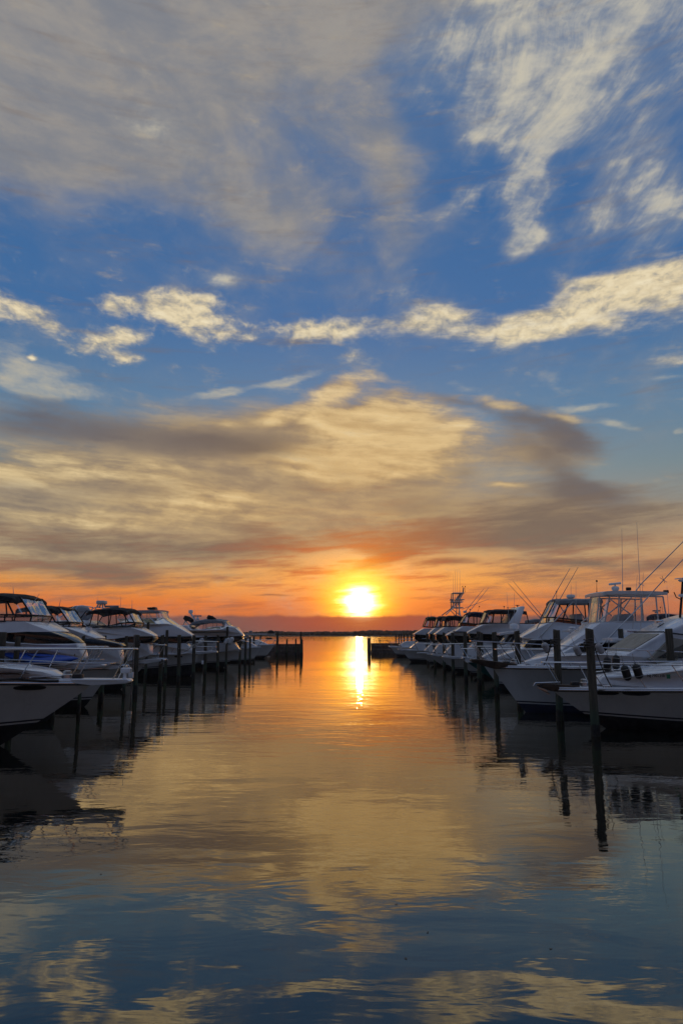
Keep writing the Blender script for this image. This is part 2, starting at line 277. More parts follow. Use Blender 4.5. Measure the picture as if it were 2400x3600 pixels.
pmat('blueblack', (0.014, 0.02, 0.045), 0.6, vary=0.3, vscale=4)
pmat('stripe_and_shadow', (0.02, 0.02, 0.025), 0.4)
pmat('black', (0.014, 0.014, 0.016), 0.5)
pmat('canvas', (0.02, 0.02, 0.023), 0.9, vary=0.25, vscale=6, bump=0.3, bscale=25)
pmat('greycanvas', (0.22, 0.24, 0.27), 0.85, vary=0.15, vscale=5, bump=0.25, bscale=25)
pmat('navy', (0.012, 0.017, 0.05), 0.85, vary=0.2, vscale=6, bump=0.25, bscale=25)
pmat('greencanvas', (0.012, 0.05, 0.035), 0.85, vary=0.2, vscale=6, bump=0.25, bscale=25)
pmat('grey', (0.30, 0.33, 0.36), 0.4)
pmat('steel', (0.72, 0.72, 0.73), 0.14, metal=1.0)
pmat('alloy', (0.46, 0.47, 0.49), 0.32, metal=1.0)
pmat('teak', (0.065, 0.042, 0.028), 0.7, vary=0.3, vscale=8, bump=0.3)
pmat('rubber', (0.012, 0.012, 0.013), 0.55, vary=0.2)
pmat('redtext', (0.22, 0.02, 0.02), 0.5)
pmat('rope', (0.10, 0.09, 0.08), 0.9, bump=0.6, bscale=120)
pmat('paleropes', (0.42, 0.41, 0.38), 0.9, bump=0.6, bscale=120)
pmat('kayak', (0.01, 0.075, 0.42), 0.35, vary=0.1)
pmat('vinylgrey', (0.42, 0.41, 0.42), 0.5, vary=0.15)
pmat('sticker', (0.01, 0.16, 0.08), 0.5)
pmat('bird', (0.05, 0.048, 0.05), 0.8)
pmat('light_lens', (0.75, 0.72, 0.66), 0.1, coat=1.0)
pmat('smoke', (0.012, 0.012, 0.014), 0.06, spec=0.6, vary=0.2, vscale=0.8)
pmat('wall_wood', (0.20, 0.16, 0.14), 0.85, vary=0.4, vscale=3, bump=0.6, bscale=18)
pmat('land', (0.035, 0.03, 0.022), 0.9, vary=0.3, vscale=0.05)
pmat('far_leaves', (0.05, 0.045, 0.035), 0.9, vary=0.4, vscale=0.08)
def mat_piling():
    m = pmat('piling', (0.075, 0.068, 0.048), 0.9); nt = NT(m.node_tree); b = nt.n['Principled BSDF']
    pos = nt.n.new('ShaderNodeTexCoord').outputs['Object']
    oi = nt.n.new('ShaderNodeObjectInfo').outputs['Random']
    off = nt.v('ADD', pos, nt.xyz(nt.mul(oi, 40.0), 0.0, nt.mul(oi, 17.0)))
    grain = nt.noise(nt.mapping(off, scale=(9, 9, 0.6)), 2.2, 6, 0.65)
    patch = nt.noise(off, 2.2, 4, 0.6)
    c = nt.mix(nt.sm(grain, 0.3, 0.7), (0.035, 0.03, 0.022, 1), (0.11, 0.098, 0.072, 1))
    green = nt.mul(nt.sm(nt.add(nt.sep(pos)[2], nt.mul(patch, 0.7)), 1.5, 0.8), 0.75)     # algae above the tide line
    c = nt.mix(green, c, nt.mix(patch, (0.03, 0.055, 0.035, 1), (0.06, 0.11, 0.07, 1)))
    nt.put(b.inputs['Base Color'], c)
    bp = nt.n.new('ShaderNodeBump'); bp.inputs['Strength'].default_value = 0.7; bp.inputs['Distance'].default_value = 0.02
    nt.put(bp.inputs['Height'], grain); nt.put(b.inputs['Normal'], bp.outputs[0]); return m
mat_piling()
pmat('growth', (0.012, 0.011, 0.010), 0.6, vary=0.5, vscale=14, bump=1.0, bscale=45)
def mat_clear(name, tint, reflect=0.55, haze=0.06, hz=(0.5, 0.5, 0.5)):
    m = bpy.data.materials.new(name); m.use_nodes = True; nt = NT(m.node_tree); n = nt.n
    n.remove(n['Principled BSDF']); out = n['Material Output']
    pos = n.new('ShaderNodeNewGeometry').outputs['Position']
    bp = n.new('ShaderNodeBump'); bp.inputs['Strength'].default_value = 0.35; bp.inputs['Distance'].default_value = 0.03
    nt.put(bp.inputs['Height'], nt.noise(nt.mapping(pos, scale=(1.6, 1.6, 0.5)), 2.4, 3, 0.5))
    tr = n.new('ShaderNodeBsdfTransparent'); tr.inputs[0].default_value = (*tint, 1)
    gl = n.new('ShaderNodeBsdfGlossy'); gl.inputs['Roughness'].default_value = 0.05; gl.inputs['Color'].default_value = (0.9, 0.9, 0.9, 1); nt.put(gl.inputs['Normal'], bp.outputs[0])
    df = n.new('ShaderNodeBsdfDiffuse'); df.inputs[0].default_value = (*hz, 1)
    fr = n.new('ShaderNodeFresnel'); fr.inputs[0].default_value = 1.5; nt.put(fr.inputs['Normal'], bp.outputs[0])
    m1 = n.new('ShaderNodeMixShader'); m1.inputs[0].default_value = haze; nt.l.new(tr.outputs[0], m1.inputs[1]); nt.l.new(df.outputs[0], m1.inputs[2])
    m2 = n.new('ShaderNodeMixShader'); nt.put(m2.inputs[0], nt.mul(fr.outputs[0], reflect)); nt.l.new(m1.outputs[0], m2.inputs[1]); nt.l.new(gl.outputs[0], m2.inputs[2])
    nt.l.new(m2.outputs[0], out.inputs[0]); MAT[name] = m
mat_clear('vinyl', (0.84, 0.84, 0.85), 0.5, 0.06)
mat_clear('tint', (0.30, 0.32, 0.34), 0.9, 0.04, (0.2, 0.2, 0.2))
mat_clear('green', (0.38, 0.50, 0.36), 0.9, 0.10, (0.25, 0.38, 0.28))
mat_clear('brown', (0.36, 0.24, 0.16), 0.9, 0.06, (0.2, 0.14, 0.1))

# ------------------------------------------------------------------ mesh helpers
def mesh_obj(name, verts, faces, mat, parent=None, smooth=None, mesh=None):
    if mesh is None:
        mesh = bpy.data.meshes.new(name); mesh.from_pydata([tuple(v) for v in verts], [], faces); mesh.update()
        if smooth is not None:
            mesh.shade_smooth(); mesh.set_sharp_from_angle(angle=R(smooth))
        mesh.materials.append(MAT[mat])
    o = bpy.data.objects.new(name, mesh); COL.objects.link(o)
    if parent is not None: o.parent = parent
    return o
def tag(o, label, cat=None, group=None, kind=None):
    o['label'] = label
    if cat: o['category'] = cat
    if group: o['group'] = group
    if kind: o['kind'] = kind
    return o
def empty(name, loc, rz=0.0):
    o = bpy.data.objects.new(name, None); COL.objects.link(o); o.location = loc; o.rotation_euler = (0, 0, rz); o.empty_display_size = 0.2
    return o
class Geo:
    def __init__(s): s.v = []; s.f = []
    def add(s, v, f):
        k = len(s.v); s.v += [tuple(q) for q in v]; s.f += [tuple(i + k for i in q) for q in f]; return s
    def tube(s, pts, r, n=6, closed=False):
        pts = [Vector(p) for p in pts]; m = len(pts); rr = r if isinstance(r, (list, tuple)) else [r]*m
        v, f = [], []; up = None
        for i, p in enumerate(pts):
            a = pts[i-1] if i or closed else p; b = pts[(i+1) % m] if i < m-1 or closed else p
            d = (b - a).normalized() if (b - a).length > 1e-9 else Vector((0, 0, 1))
            if up is None: up = Vector((0, 0, 1)) if abs(d.z) < 0.9 else Vector((0, 1, 0))
            x = up.cross(d)
            if x.length < 1e-4: x = Vector((1, 0, 0)).cross(d)
            x.normalize(); y = d.cross(x).normalized(); up = y
            for k in range(n):
                t = 2*math.pi*k/n; v.append(p + (x*math.cos(t) + y*math.sin(t))*rr[i])
        seg = m if closed else m-1
        for i in range(seg):
            j = (i+1) % m
            for k in range(n):
                l = (k+1) % n; f.append((i*n+k, i*n+l, j*n+l, j*n+k))
        if not closed: f.append(tuple(reversed(range(n)))); f.append(tuple((m-1)*n+k for k in range(n)))
        return s.add(v, f)
    def lathe(s, prof, n=12, at=(0, 0, 0), sx=1.0, sy=1.0):
        v, f = [], []
        for r, z in prof:
            for k in range(n):
                t = 2*math.pi*k/n; v.append((at[0]+r*sx*math.cos(t), at[1]+r*sy*math.sin(t), at[2]+z))
        for i in range(len(prof)-1):
            for k in range(n):
                l = (k+1) % n; f.append((i*n+k, i*n+l, (i+1)*n+l, (i+1)*n+k))
        f.append(tuple(reversed(range(n)))); f.append(tuple((len(prof)-1)*n+k for k in range(n)))
        return s.add(v, f)
    def box(s, c, d):
        x, y, z = c; a, b, h = d[0]/2, d[1]/2, d[2]/2
        v = [(x+i*a, y+j*b, z+k*h) for k in (-1, 1) for j in (-1, 1) for i in (-1, 1)]
        return s.add(v, [(0,2,3,1), (4,5,7,6), (0,1,5,4), (2,6,7,3), (0,4,6,2), (1,3,7,5)])
    def plate(s, poly, y0, y1):
        n = len(poly); v = [(x, y0, z) for x, z in poly] + [(x, y1, z) for x, z in poly]
        f = [tuple(range(n)), tuple(reversed(range(n, 2*n)))] + [(i, i+n, (i+1) % n + n, (i+1) % n) for i in range(n)]
        return s.add(v, f)
    def obj(s, name, mat, parent=None, smooth=None): return mesh_obj(name, s.v, s.f, mat, parent, smooth)
def bevelled(g, off, seg=2):
    bm = bmesh.new(); vs = [bm.verts.new(v) for v in g.v]
    for f in g.f:
        try: bm.faces.new([vs[i] for i in f])
        except ValueError: pass
    bmesh.ops.recalc_face_normals(bm, faces=bm.faces)
    bmesh.ops.bevel(bm, geom=list(bm.edges), offset=off, segments=seg, profile=0.5, affect='EDGES', clamp_overlap=True)
    bm.verts.index_update()
    g2 = Geo(); g2.v = [tuple(v.co) for v in bm.verts]; g2.f = [tuple(v.index for v in f.verts) for f in bm.faces]; bm.free(); return g2
def profile(pts, off=0.05):
    """solid with the side outline pts = (x, z, half width)"""
    n = len(pts); g = Geo()
    v = [(x, w, z) for x, z, w in pts] + [(x, -w, z) for x, z, w in pts]
    g.add(v, [tuple(range(n)), tuple(reversed(range(n, 2*n)))] + [(i, i+n, (i+1) % n + n, (i+1) % n) for i in range(n)])
    return bevelled(g, off, 2)

# ------------------------------------------------------------------ setting
me = bpy.data.meshes.new('water'); S = 9000
me.from_pydata([(-S,-60,0),(S,-60,0),(S,S,0),(-S,S,0)], [], [(0,1,2,3)]); me.materials.append(mat_water())
water = bpy.data.objects.new('water', me); COL.objects.link(water); tag(water, 'calm marina water mirroring the sunset sky', kind='structure')
def far_shore():
    rnd = random.Random(3)
    g = Geo(); n = 160; Y = 820.0
    for i in range(n+1):
        x = -900 + 1800*i/n
        w = 26 + 14*math.sin(i*0.31) + 8*rnd.random()
        y0 = Y + 25*math.sin(i*0.045 + 0.6) - 0.06*abs(x)
        if i == 0: base = len(g.v)
        g.v += [(x, y0 - w, -0.3), (x, y0, 0.9 + 0.4*rnd.random()), (x, y0 + 120, 1.2)]
    for i in range(n):
        a = i*3; g.f += [(a, a+3, a+4, a+1), (a+1, a+4, a+5, a+2)]
    tag(g.obj('far_shore', 'land', smooth=60), 'low dark shoreline across the bay', kind='structure')
    t = Geo()
    for i in range(4200):
        x = rnd.uniform(-900, 900); env = 4.3 + 0.0018*x + 0.7*math.sin(x*0.013 + 1.0) + 0.5*math.sin(x*0.041) + 0.4*math.sin(x*0.11)
        y = Y + 25*math.sin((x+900)/1800*n*0.045 + 0.6) - 0.06*abs(x) + rnd.uniform(4, 60)
        h = max(1.0, env*rnd.uniform(0.75, 1.12)); r = rnd.uniform(1.8, 4.2)
        k = 6; pr = [(r*0.75, 0), (r, h*0.4), (r*0.8, h*0.75), (r*0.25, h)]
        t.lathe([(q*rnd.uniform(0.85, 1.15), z) for q, z in pr], k, (x, y, 0.8))
    tag(t.obj('distant_trees', 'far_leaves'), 'dark line of distant trees on the far shore', kind='stuff')
far_shore()

# ------------------------------------------------------------------ boats
BOATS = [
 dict(name='express_cruiser',kind='cruiser',label='large white cruiser bow with chrome rail,nearest boat at the left edge',side='L',loc=(-7.26,19.1),L=11.5,B=1.85,zb=1.7,zs=1.95,rake=2.5,hull='white',bottom='antifoul',boot=(0.62,0.25),rail={'tip': (1.08,2.58),'aft': -7.5,'za': 2.6,'mid': (0.47,2.19),'step': 1.15},pulpit={'tip': (1.02,1.73),'mat': 'white'},house=[(-0.88,1.85,0.25),(-1.26,2.0,0.55),(-2.21,2.12,0.95),(-4.3,2.24,1.2),(-6.0,2.5,1.35),(-6.8,2.56,1.45),(-10.6,2.5,1.5),(-10.6,1.9,1.5),(-3.45,1.74,1.2)],encl=[{'pane': 'tint','frame': 'black','r': 0.03,'bot': [(-10,2.53,1.4),(-8,2.56,1.4),(-6.8,2.57,1.25),(-6.2,2.55,0.7)],'top': [(-10,3.0,1.35),(-8.2,3.0,1.3),(-7.4,3.0,1.15),(-6.9,3.0,0.7)],'name': 'windshield'},{'pane': 'vinyl','frame': 'black','r': 0.03,'bot': [(-10,3.0,1.35),(-8.2,3.0,1.3),(-7.4,3.0,1.15),(-6.9,3.0,0.7)],'top': [(-10,4.0,1.25),(-8.8,4.05,1.25),(-8.1,4.05,1.1),(-7.6,4.0,0.8)],'name': 'canopy_curtain'}],slab=[{'mat': 'canvas','pts': [(-10.2,4.08),(-9.2,4.2),(-8.2,4.17),(-7.5,4.0)],'hw': 1.3,'th': 0.13}],wins=[('smoke',0.93,[(-3.41,1.92),(-1.53,1.94),(-1.7,1.99),(-3.42,2.01)])],ports=[(-1.48,1.58,0.72,0.11)],windlass=(-0.78,1.88),spot=(0.82,1.79),handrail=[(-3.16,2.08,0.7),(-3.09,2.15,0.7),(-2.21,2.15,0.7),(-2.03,2.05,0.65)]),
 dict(name='express_cruiser',kind='cruiser',label='white express cruiser with black canopy and a blue kayak on its foredeck',side='L',loc=(-9.67,24.3),L=11,B=1.8,zb=1.84,zs=1.75,rake=1.13,hull='white',bottom='antifoul',boot=(0.32,0.12),rail={'tip': (0.76,2.54),'aft': -6.5,'za': 2.5,'mid': (0.64,2.1),'step': 1.1},pulpit={'tip': (0.76,1.91),'mat': 'white'},house=[(-0.92,3.05,0.8),(-0.93,3.09,0.8),(-1.65,3.4,1.2),(-4.67,3.43,1.45),(-6.21,3.37,1.45),(-6.15,2.87,1.5),(-2.79,2.91,1.48),(-2.32,3.01,1.42),(-1.56,3.05,1.2)],band=[(-0.95,3.06,0.78),(-0.48,2.88,0.6),(-0.13,2.68,0.35),(-0.39,2.64,0.5),(-1.22,2.63,1.0),(-2.04,2.71,1.35),(-2.79,2.89,1.47),(-2.32,3.02,1.4),(-1.56,3.06,1.15)],trunk=[(0.08,2.18,0.2),(-0.13,2.67,0.4),(-0.39,2.65,0.55),(-1.22,2.65,1.05),(-2.04,2.72,1.38),(-2.79,2.91,1.5),(-6.15,2.89,1.5),(-6.04,1.88,1.5),(-0.46,1.89,0.6)],encl=[{'pane': 'vinyl','frame': 'black','r': 0.028,'bot': [(-4.25,3.41,1.35),(-3.33,3.41,1.35),(-2.3,3.41,1.25),(-1.66,3.4,0.75)],'top': [(-4.27,3.61,1.3),(-3.35,3.61,1.3),(-2.32,3.62,1.2),(-1.6,3.61,0.8)],'glass': 'tint','name': 'windshield'},{'pane': 'vinyl','frame': 'black','r': 0.03,'bot': [(-4.27,3.61,1.32),(-3.55,3.61,1.32),(-2.8,3.62,1.3),(-2.03,3.63,1.2),(-1.6,3.62,0.8)],'top': [(-4.12,4.22,1.25),(-3.61,4.21,1.25),(-2.85,4.21,1.22),(-2.41,4.23,1.15),(-2.04,4.24,0.85)],'name': 'canopy_curtain'}],slab=[{'mat': 'canvas','pts': [(-4.24,4.34),(-3.52,4.38),(-2.9,4.4),(-2.33,4.38),(-2.09,4.31),(-1.99,4.23)],'hw': 1.3,'th': 0.13}],ant=[((-2.99,4.3),(-3.05,4.7),0.6),((-1.56,3.98),(-1.34,4.35),-0.9)]),
 dict(name='express_cruiser',kind='cruiser',label='white express cruiser with black canopy,second canopy from the left edge',side='L',loc=(-10.33,29.0),L=10.5,B=1.75,zb=1.62,zs=1.54,rake=1.04,hull='white',bottom='antifoul',boot=(0.32,0.12),rail={'tip': (0.68,2.38),'aft': -5.5,'za': 2.47,'mid': None,'step': 1.1},pulpit={'tip': (0.62,1.65),'mat': 'white'},anchor=True,house=[(-0.56,2.78,0.6),(-0.57,2.84,0.6),(-1.11,3.07,0.95),(-1.64,3.26,1.25),(-3.69,3.32,1.45),(-5.52,3.26,1.45),(-5.47,2.67,1.5),(-1.94,2.7,1.48),(-0.86,2.78,0.9)],band=[(-0.59,2.79,0.58),(0.3,2.59,0.4),(0.46,2.49,0.3),(0.3,2.42,0.4),(-0.72,2.5,0.95),(-1.94,2.62,1.46),(-1.94,2.72,1.46),(-0.86,2.79,0.88)],trunk=[(0.43,1.91,0.2),(0.3,2.45,0.35),(-0.72,2.53,1.0),(-1.94,2.65,1.5),(-5.47,2.69,1.5),(-5.37,1.61,1.5),(-0.18,1.62,0.5)],encl=[{'pane': 'vinyl','frame': 'black','r': 0.03,'bot': [(-3.44,3.25,1.3),(-2.73,3.24,1.3),(-2.0,3.26,1.15),(-1.65,3.27,0.7)],'top': [(-3.46,3.44,1.25),(-2.74,3.38,1.25),(-2.02,3.45,1.1),(-1.64,3.45,0.7)],'glass': 'tint','name': 'windshield'},{'pane': 'vinyl','frame': 'black','r': 0.03,'bot': [(-3.7,3.44,1.25),(-2.97,3.4,1.25),(-2.03,3.46,1.15),(-1.65,3.46,0.75)],'top': [(-3.62,3.98,1.2),(-3.01,3.96,1.2),(-2.42,4.01,1.1),(-2.08,4.04,0.8)],'name': 'canopy_curtain'}],slab=[{'mat': 'canvas','pts': [(-3.75,4.06),(-3.38,4.12),(-2.95,4.16),(-2.35,4.13),(-2.12,4.08),(-2.02,4.01)],'hw': 1.22,'th': 0.15}],ant=[((-2.65,4.14),(-2.6,4.47),0.5)],light=(-1.09,3.07)),
 dict(name='motor_yacht',kind='yacht',label='white aft cabin motor yacht with black bridge canopy and open radar arch',side='L',loc=(-11.64,38.0),L=12.5,B=2.05,zb=1.46,zs=1.39,rake=1.36,hull='white',bottom='antifoul',boot=(0.32,0.12),rail={'tip': (0.98,2.37),'aft': -6.5,'za': 2.57,'mid': (0.65,1.94),'step': 1.2},pulpit={'tip': (1.03,1.59),'mat': 'white'},anchor=True,house=[(0.44,2.83,0.4),(0.4,2.92,0.5),(-0.18,3.19,0.95),(-0.6,3.32,1.3),(-1.47,3.3,1.6),(-2.68,3.23,1.7),(-2.98,3.51,1.7),(-3.33,3.72,1.65),(-4.52,3.67,1.65),(-5.95,3.58,1.65),(-5.88,2.64,1.7),(-1.28,2.71,1.65),(-0.65,2.82,1.3)],band=[(0.39,2.85,0.45),(0.47,2.72,0.4),(0.31,2.51,0.5),(-0.32,2.44,1.0),(-1.27,2.55,1.6),(-1.28,2.74,1.6),(-0.65,2.83,1.25)],trunk=[(0.26,1.88,0.25),(0.15,2.49,0.5),(-0.32,2.48,1.05),(-1.27,2.57,1.7),(-5.88,2.67,1.72),(-5.78,1.41,1.7),(-1.05,1.42,1.2)],wins=[('smoke',1.72,[(-3.42,3.22),(-3.44,3.51),(-2.98,3.49),(-2.82,3.37),(-2.77,3.21)])],encl=[{'pane': 'vinyl','frame': 'black','r': 0.03,'bot': [(-3.06,3.31,1.5),(-1.63,3.33,1.5),(-1.0,3.34,1.25),(-0.55,3.36,0.7)],'top': [(-3.07,3.42,1.45),(-1.64,3.4,1.45),(-1.14,3.56,1.2),(-0.5,3.57,0.75)],'glass': 'tint','name': 'windshield'},{'pane': 'vinyl','frame': 'black','r': 0.03,'bot': [(-3.31,3.7,1.45),(-2.75,3.34,1.45),(-2.29,3.36,1.45),(-1.73,3.39,1.4),(-0.73,3.6,1.15),(-0.54,3.59,0.8)],'top': [(-2.99,4.2,1.35),(-2.6,4.14,1.35),(-2.33,4.12,1.35),(-1.78,4.14,1.3),(-1.17,4.18,1.1),(-0.92,4.21,0.8)],'name': 'canopy_curtain'}],slab=[{'mat': 'canvas','pts': [(-3.03,4.22),(-2.81,4.29),(-2.28,4.37),(-1.71,4.42),(-1.05,4.37),(-0.82,4.24)],'hw': 1.42,'th': 0.16}],tubes=[('arch_tube','steel',0.035,[(-4.42,3.76,1.5),(-3.65,4.44,1.3),(-3.33,4.48,1.1),(-2.75,4.39,1.1)],1),('arch_tube','steel',0.035,[(-3.92,3.76,1.5),(-3.48,4.43,1.25)],1),('arch_crossbar','steel',0.03,[(-2.49,4.39,-1.1),(-3.33,4.48,1.1)],0)],radar=[{'kind': 'bar','at': (-2.09,4.4),'top': (-2.1,4.51),'w': 0.36},{'kind': 'mast','at': (-2.69,4.42),'top': (-2.71,4.78),'w': 0.22}],ant=[((-2.05,3.98),(-2.05,5.13),1.2),((-2.72,4.4),(-2.78,4.96),-0.4),((-0.71,4.33),(-0.73,4.82),-0.8)]),
 dict(name='express_cruiser',kind='cruiser',label='white cruiser with green tinted windshield and pale hardtop,left row',side='L',loc=(-11.56,50.0),L=13,B=2.1,zb=1.61,zs=1.53,rake=0.51,hull='white',bottom='antifoul',boot=(0.85,0.25),rail={'tip': (1.33,2.41),'aft': -7,'za': 2.66,'mid': (1.22,2.05),'step': 1.3},pulpit={'tip': (1.36,1.71),'mat': 'white'},house=[(-0.42,2.76,0.45),(-0.48,2.9,0.55),(-1.65,3.61,1.1),(-2.03,3.69,1.4),(-3.82,3.65,1.7),(-5.5,3.63,1.8),(-6.75,3.55,1.8),(-6.69,2.61,1.85),(-4.19,2.7,1.75),(-2.95,2.76,1.5)],band=[(-0.5,2.78,0.5),(-0.41,2.53,0.4),(-1.27,2.27,0.9),(-2.93,2.27,1.5),(-4.39,2.43,1.75),(-4.4,2.7,1.75),(-2.95,2.78,1.45)],trunk=[(-0.21,1.69,0.25),(-0.85,2.31,0.6),(-1.27,2.31,0.95),(-2.93,2.31,1.55),(-4.39,2.45,1.8),(-6.69,2.61,1.85),(-6.62,1.52,1.8),(-1.24,1.52,1.0)],encl=[{'pane': 'green','frame': 'steel','r': 0.03,'bot': [(-5.19,3.71,1.7),(-4.31,3.76,1.7),(-3.41,3.65,1.65),(-2.74,3.65,1.5),(-1.74,3.61,0.8)],'top': [(-5.52,4.0,1.5),(-4.55,4.0,1.5),(-3.95,4.02,1.45),(-3.22,4.06,1.35),(-2.47,4.08,0.8)],'glass': 'green','name': 'windshield'},{'pane': 'vinyl','frame': 'steel','r': 0.025,'bot': [(-5.52,4.0,1.5),(-4.55,4.0,1.5),(-3.95,4.02,1.45),(-3.47,4.06,1.4),(-2.76,4.08,1.25),(-2.47,4.08,0.8)],'top': [(-5.44,4.49,1.4),(-4.79,4.49,1.4),(-4.2,4.49,1.4),(-3.49,4.51,1.35),(-2.93,4.51,1.2),(-2.68,4.53,0.8)],'name': 'canopy_curtain'}],slab=[{'mat': 'grey','pts': [(-5.55,4.6),(-4.84,4.64),(-3.67,4.66),(-2.68,4.66)],'hw': 1.45,'th': 0.16}],ports=[(-1.32,1.38,0.5,0.14)],hatch=(-3.5,4.68),ant=[((-5.19,4.66),(-5.24,5.43),0.5)]),
 dict(name='motor_yacht',kind='yacht',label='white motor yacht with dome mast,radar bar and grey canopy,left row',side='L',loc=(-10.71,62.0),L=15,B=2.3,zb=1.5,zs=1.42,rake=1.41,hull='white',bottom='antifoul',boot=(0.55,0.2),rail={'tip': (0.58,2.65),'aft': -8,'za': 2.72,'mid': (0.59,2.32),'step': 1.5},house=[(0.38,2.77,0.5),(0.24,3.0,0.7),(-0.29,3.53,1.2),(-0.85,3.63,1.5),(-1.38,3.38,1.8),(-2.67,3.33,1.9),(-3.96,3.33,1.9),(-4.33,3.71,1.9),(-5.46,3.68,1.9),(-7.32,3.58,1.9),(-7.28,2.67,1.95),(-3.68,2.67,1.9),(-1.11,2.75,1.3)],band=[(0.17,2.77,0.6),(0.33,2.52,0.45),(-0.33,2.22,0.9),(-3.14,2.15,1.85),(-5.2,2.22,1.88),(-5.22,2.72,1.88),(-1.11,2.77,1.3)],trunk=[(0.07,1.57,0.3),(-0.46,2.25,0.9),(-3.14,2.2,1.9),(-7.26,2.22,1.95),(-7.22,1.42,1.9),(-1.58,1.42,1.2)],wins=[('smoke',1.92,[(-4.34,3.02),(-4.35,3.12),(-0.84,3.17),(-0.68,3.1)])],encl=[{'pane': 'vinyl','frame': 'steel','r': 0.03,'bot': [(-3.7,3.38,1.5),(-2.72,3.38,1.5),(-1.78,3.53,1.4),(-1.13,3.6,1.2),(-0.83,3.63,0.8)],'top': [(-3.6,4.01,1.4),(-2.75,4.04,1.4),(-1.92,4.04,1.35),(-1.48,4.04,1.2),(-1.17,4.06,0.8)],'name': 'canopy_curtain'},{'pane': 'green','frame': 'steel','r': 0.03,'bot': [(-2.72,3.35,1.7),(-1.38,3.38,1.6),(-0.26,3.53,0.9)],'top': [(-2.55,3.53,1.55),(-1.5,3.6,1.45),(-0.78,3.68,0.9)],'glass': 'green','name': 'windshield'}],slab=[{'mat': 'greycanvas','pts': [(-4.24,3.93),(-3.88,4.14),(-2.99,4.29),(-1.93,4.29),(-1.31,4.21),(-1.15,4.01)],'hw': 1.5,'th': 0.22}],tubes=[('mast','white',0.09,[(-3.98,3.93,0),(-4.12,4.24,0),(-4.5,4.8,0)],0),('crane_arm','steel',0.05,[(-4.56,3.39,1.2),(-5.27,4.13,1.2)],0),('crane_arm','steel',0.05,[(-5.49,3.64,1.2),(-5.27,4.13,1.2)],0)],radar=[{'kind': 'dome','at': (-4.5,4.75),'top': (-4.52,5.1),'w': 0.2},{'kind': 'bar','at': (-3.86,4.19),'top': (-3.87,4.59),'w': 0.35}],cover=[((-5.29,4.37),(-4.63,4.11),0.28,1.2),((-2.65,4.39),(-2.08,4.16),0.24,-1.0)],ant=[((-4.76,4.7),(-4.78,5.26),0.2),((-4.0,4.23),(-4.04,5.24),-0.4),((-2.46,4.23),(-2.33,4.96),-0.5)]),
 dict(name='cabin_boat',kind='boat',label='small white cabin boat with sun glinting on its bow,left row',side='L',loc=(-10.51,74.0),L=8,B=1.45,zb=1.6,zs=1.52,rake=0.94,hull='white',bottom='antifoul',boot=(0.32,0.12),rail={'tip': (0.14,2.13),'aft': -4,'za': 2.13,'mid': None,'step': 1.0},house=[(-0.37,1.66,0.2),(-1.14,2.07,0.6),(-1.75,2.31,0.9),(-3.28,2.31,1.1),(-3.26,1.42,1.2),(-1.12,1.42,0.8)],wins=[('smoke',1.12,[(-2.82,1.96),(-2.83,2.2),(-1.77,2.2),(-1.43,1.96)])]),
 dict(name='cabin_boat',kind='boat',label='low white boat bow just in front of the left bulkhead',side='L',loc=(-10.36,85.0),L=9,B=1.5,zb=1.66,zs=1.58,rake=1.3,hull='white',bottom='antifoul',boot=(0.32,0.12),rail={'tip': (0.2,2.21),'aft': -5,'za': 2.28,'mid': None,'step': 1.1},house=[(-0.73,1.66,0.2),(-1.79,2.14,0.6),(-2.68,2.35,0.9),(-4.43,2.35,1.2),(-4.4,1.35,1.2),(-1.78,1.35,0.8)],encl=[{'pane': 'tint','frame': 'steel','r': 0.025,'bot': [(-3.73,2.31,1.0),(-2.74,2.31,0.7)],'top': [(-3.91,2.69,0.9),(-3.1,2.69,0.6)],'glass': 'tint','name': 'windshield'}]),
 dict(name='express_cruiser',kind='cruiser',label='white cruiser numbered NJ 7901 HB with dark fenders,nearest boat on the right',side='R',loc=(6.19,23.0),L=10.5,B=1.7,zb=1.25,zs=1.42,rake=1.71,hull='white',bottom='antifoul',boot=(0.45,0.2),rail={'tip': (0.2,2.07),'aft': -6.5,'za': 2.03,'mid': None,'step': 1.15},pulpit={'tip': (0.44,1.35),'mat': 'teak','hw': 0.14},anchor=True,house=[(-1.38,1.39,0.3),(-1.53,1.64,0.5),(-2.28,1.73,0.85),(-3.3,1.85,1.15),(-3.9,1.97,1.2),(-4.5,2.04,1.3),(-5.42,2.06,1.35),(-9.8,2.0,1.4),(-9.8,1.45,1.4),(-3.35,1.29,1.25)],encl=[{'pane': 'tint','frame': 'steel','r': 0.03,'bot': [(-9.5,2.03,1.33),(-7.5,2.05,1.33),(-6.4,2.07,1.2),(-5.9,2.07,0.7)],'top': [(-9.5,2.6,1.25),(-7.7,2.6,1.25),(-7.0,2.6,1.1),(-6.6,2.6,0.7)],'name': 'windshield'},{'pane': 'vinyl','frame': 'black','r': 0.03,'bot': [(-9.5,2.6,1.25),(-7.7,2.6,1.25),(-7.0,2.6,1.1),(-6.6,2.6,0.7)],'top': [(-9.5,3.6,1.2),(-8.3,3.6,1.2),(-7.7,3.6,1.05),(-7.2,3.58,0.75)],'name': 'canopy_curtain'}],slab=[{'mat': 'canvas','pts': [(-9.8,3.64),(-8.8,3.77),(-7.8,3.74),(-7.1,3.58)],'hw': 1.25,'th': 0.13}],ports=[(-1.5,1.17,0.75,0.13),(-2.35,1.18,0.75,0.13)],windlass=(-1.09,1.44),handrail=[(-1.47,1.64,0.45),(-1.6,1.74,0.5),(-3.9,1.94,0.9),(-3.96,1.88,0.95)],text=[('NJ 7901 HB',(-2.64,1.66),(-3.16,1.76),1.225,'black')],sticker=(-3.27,1.7)),
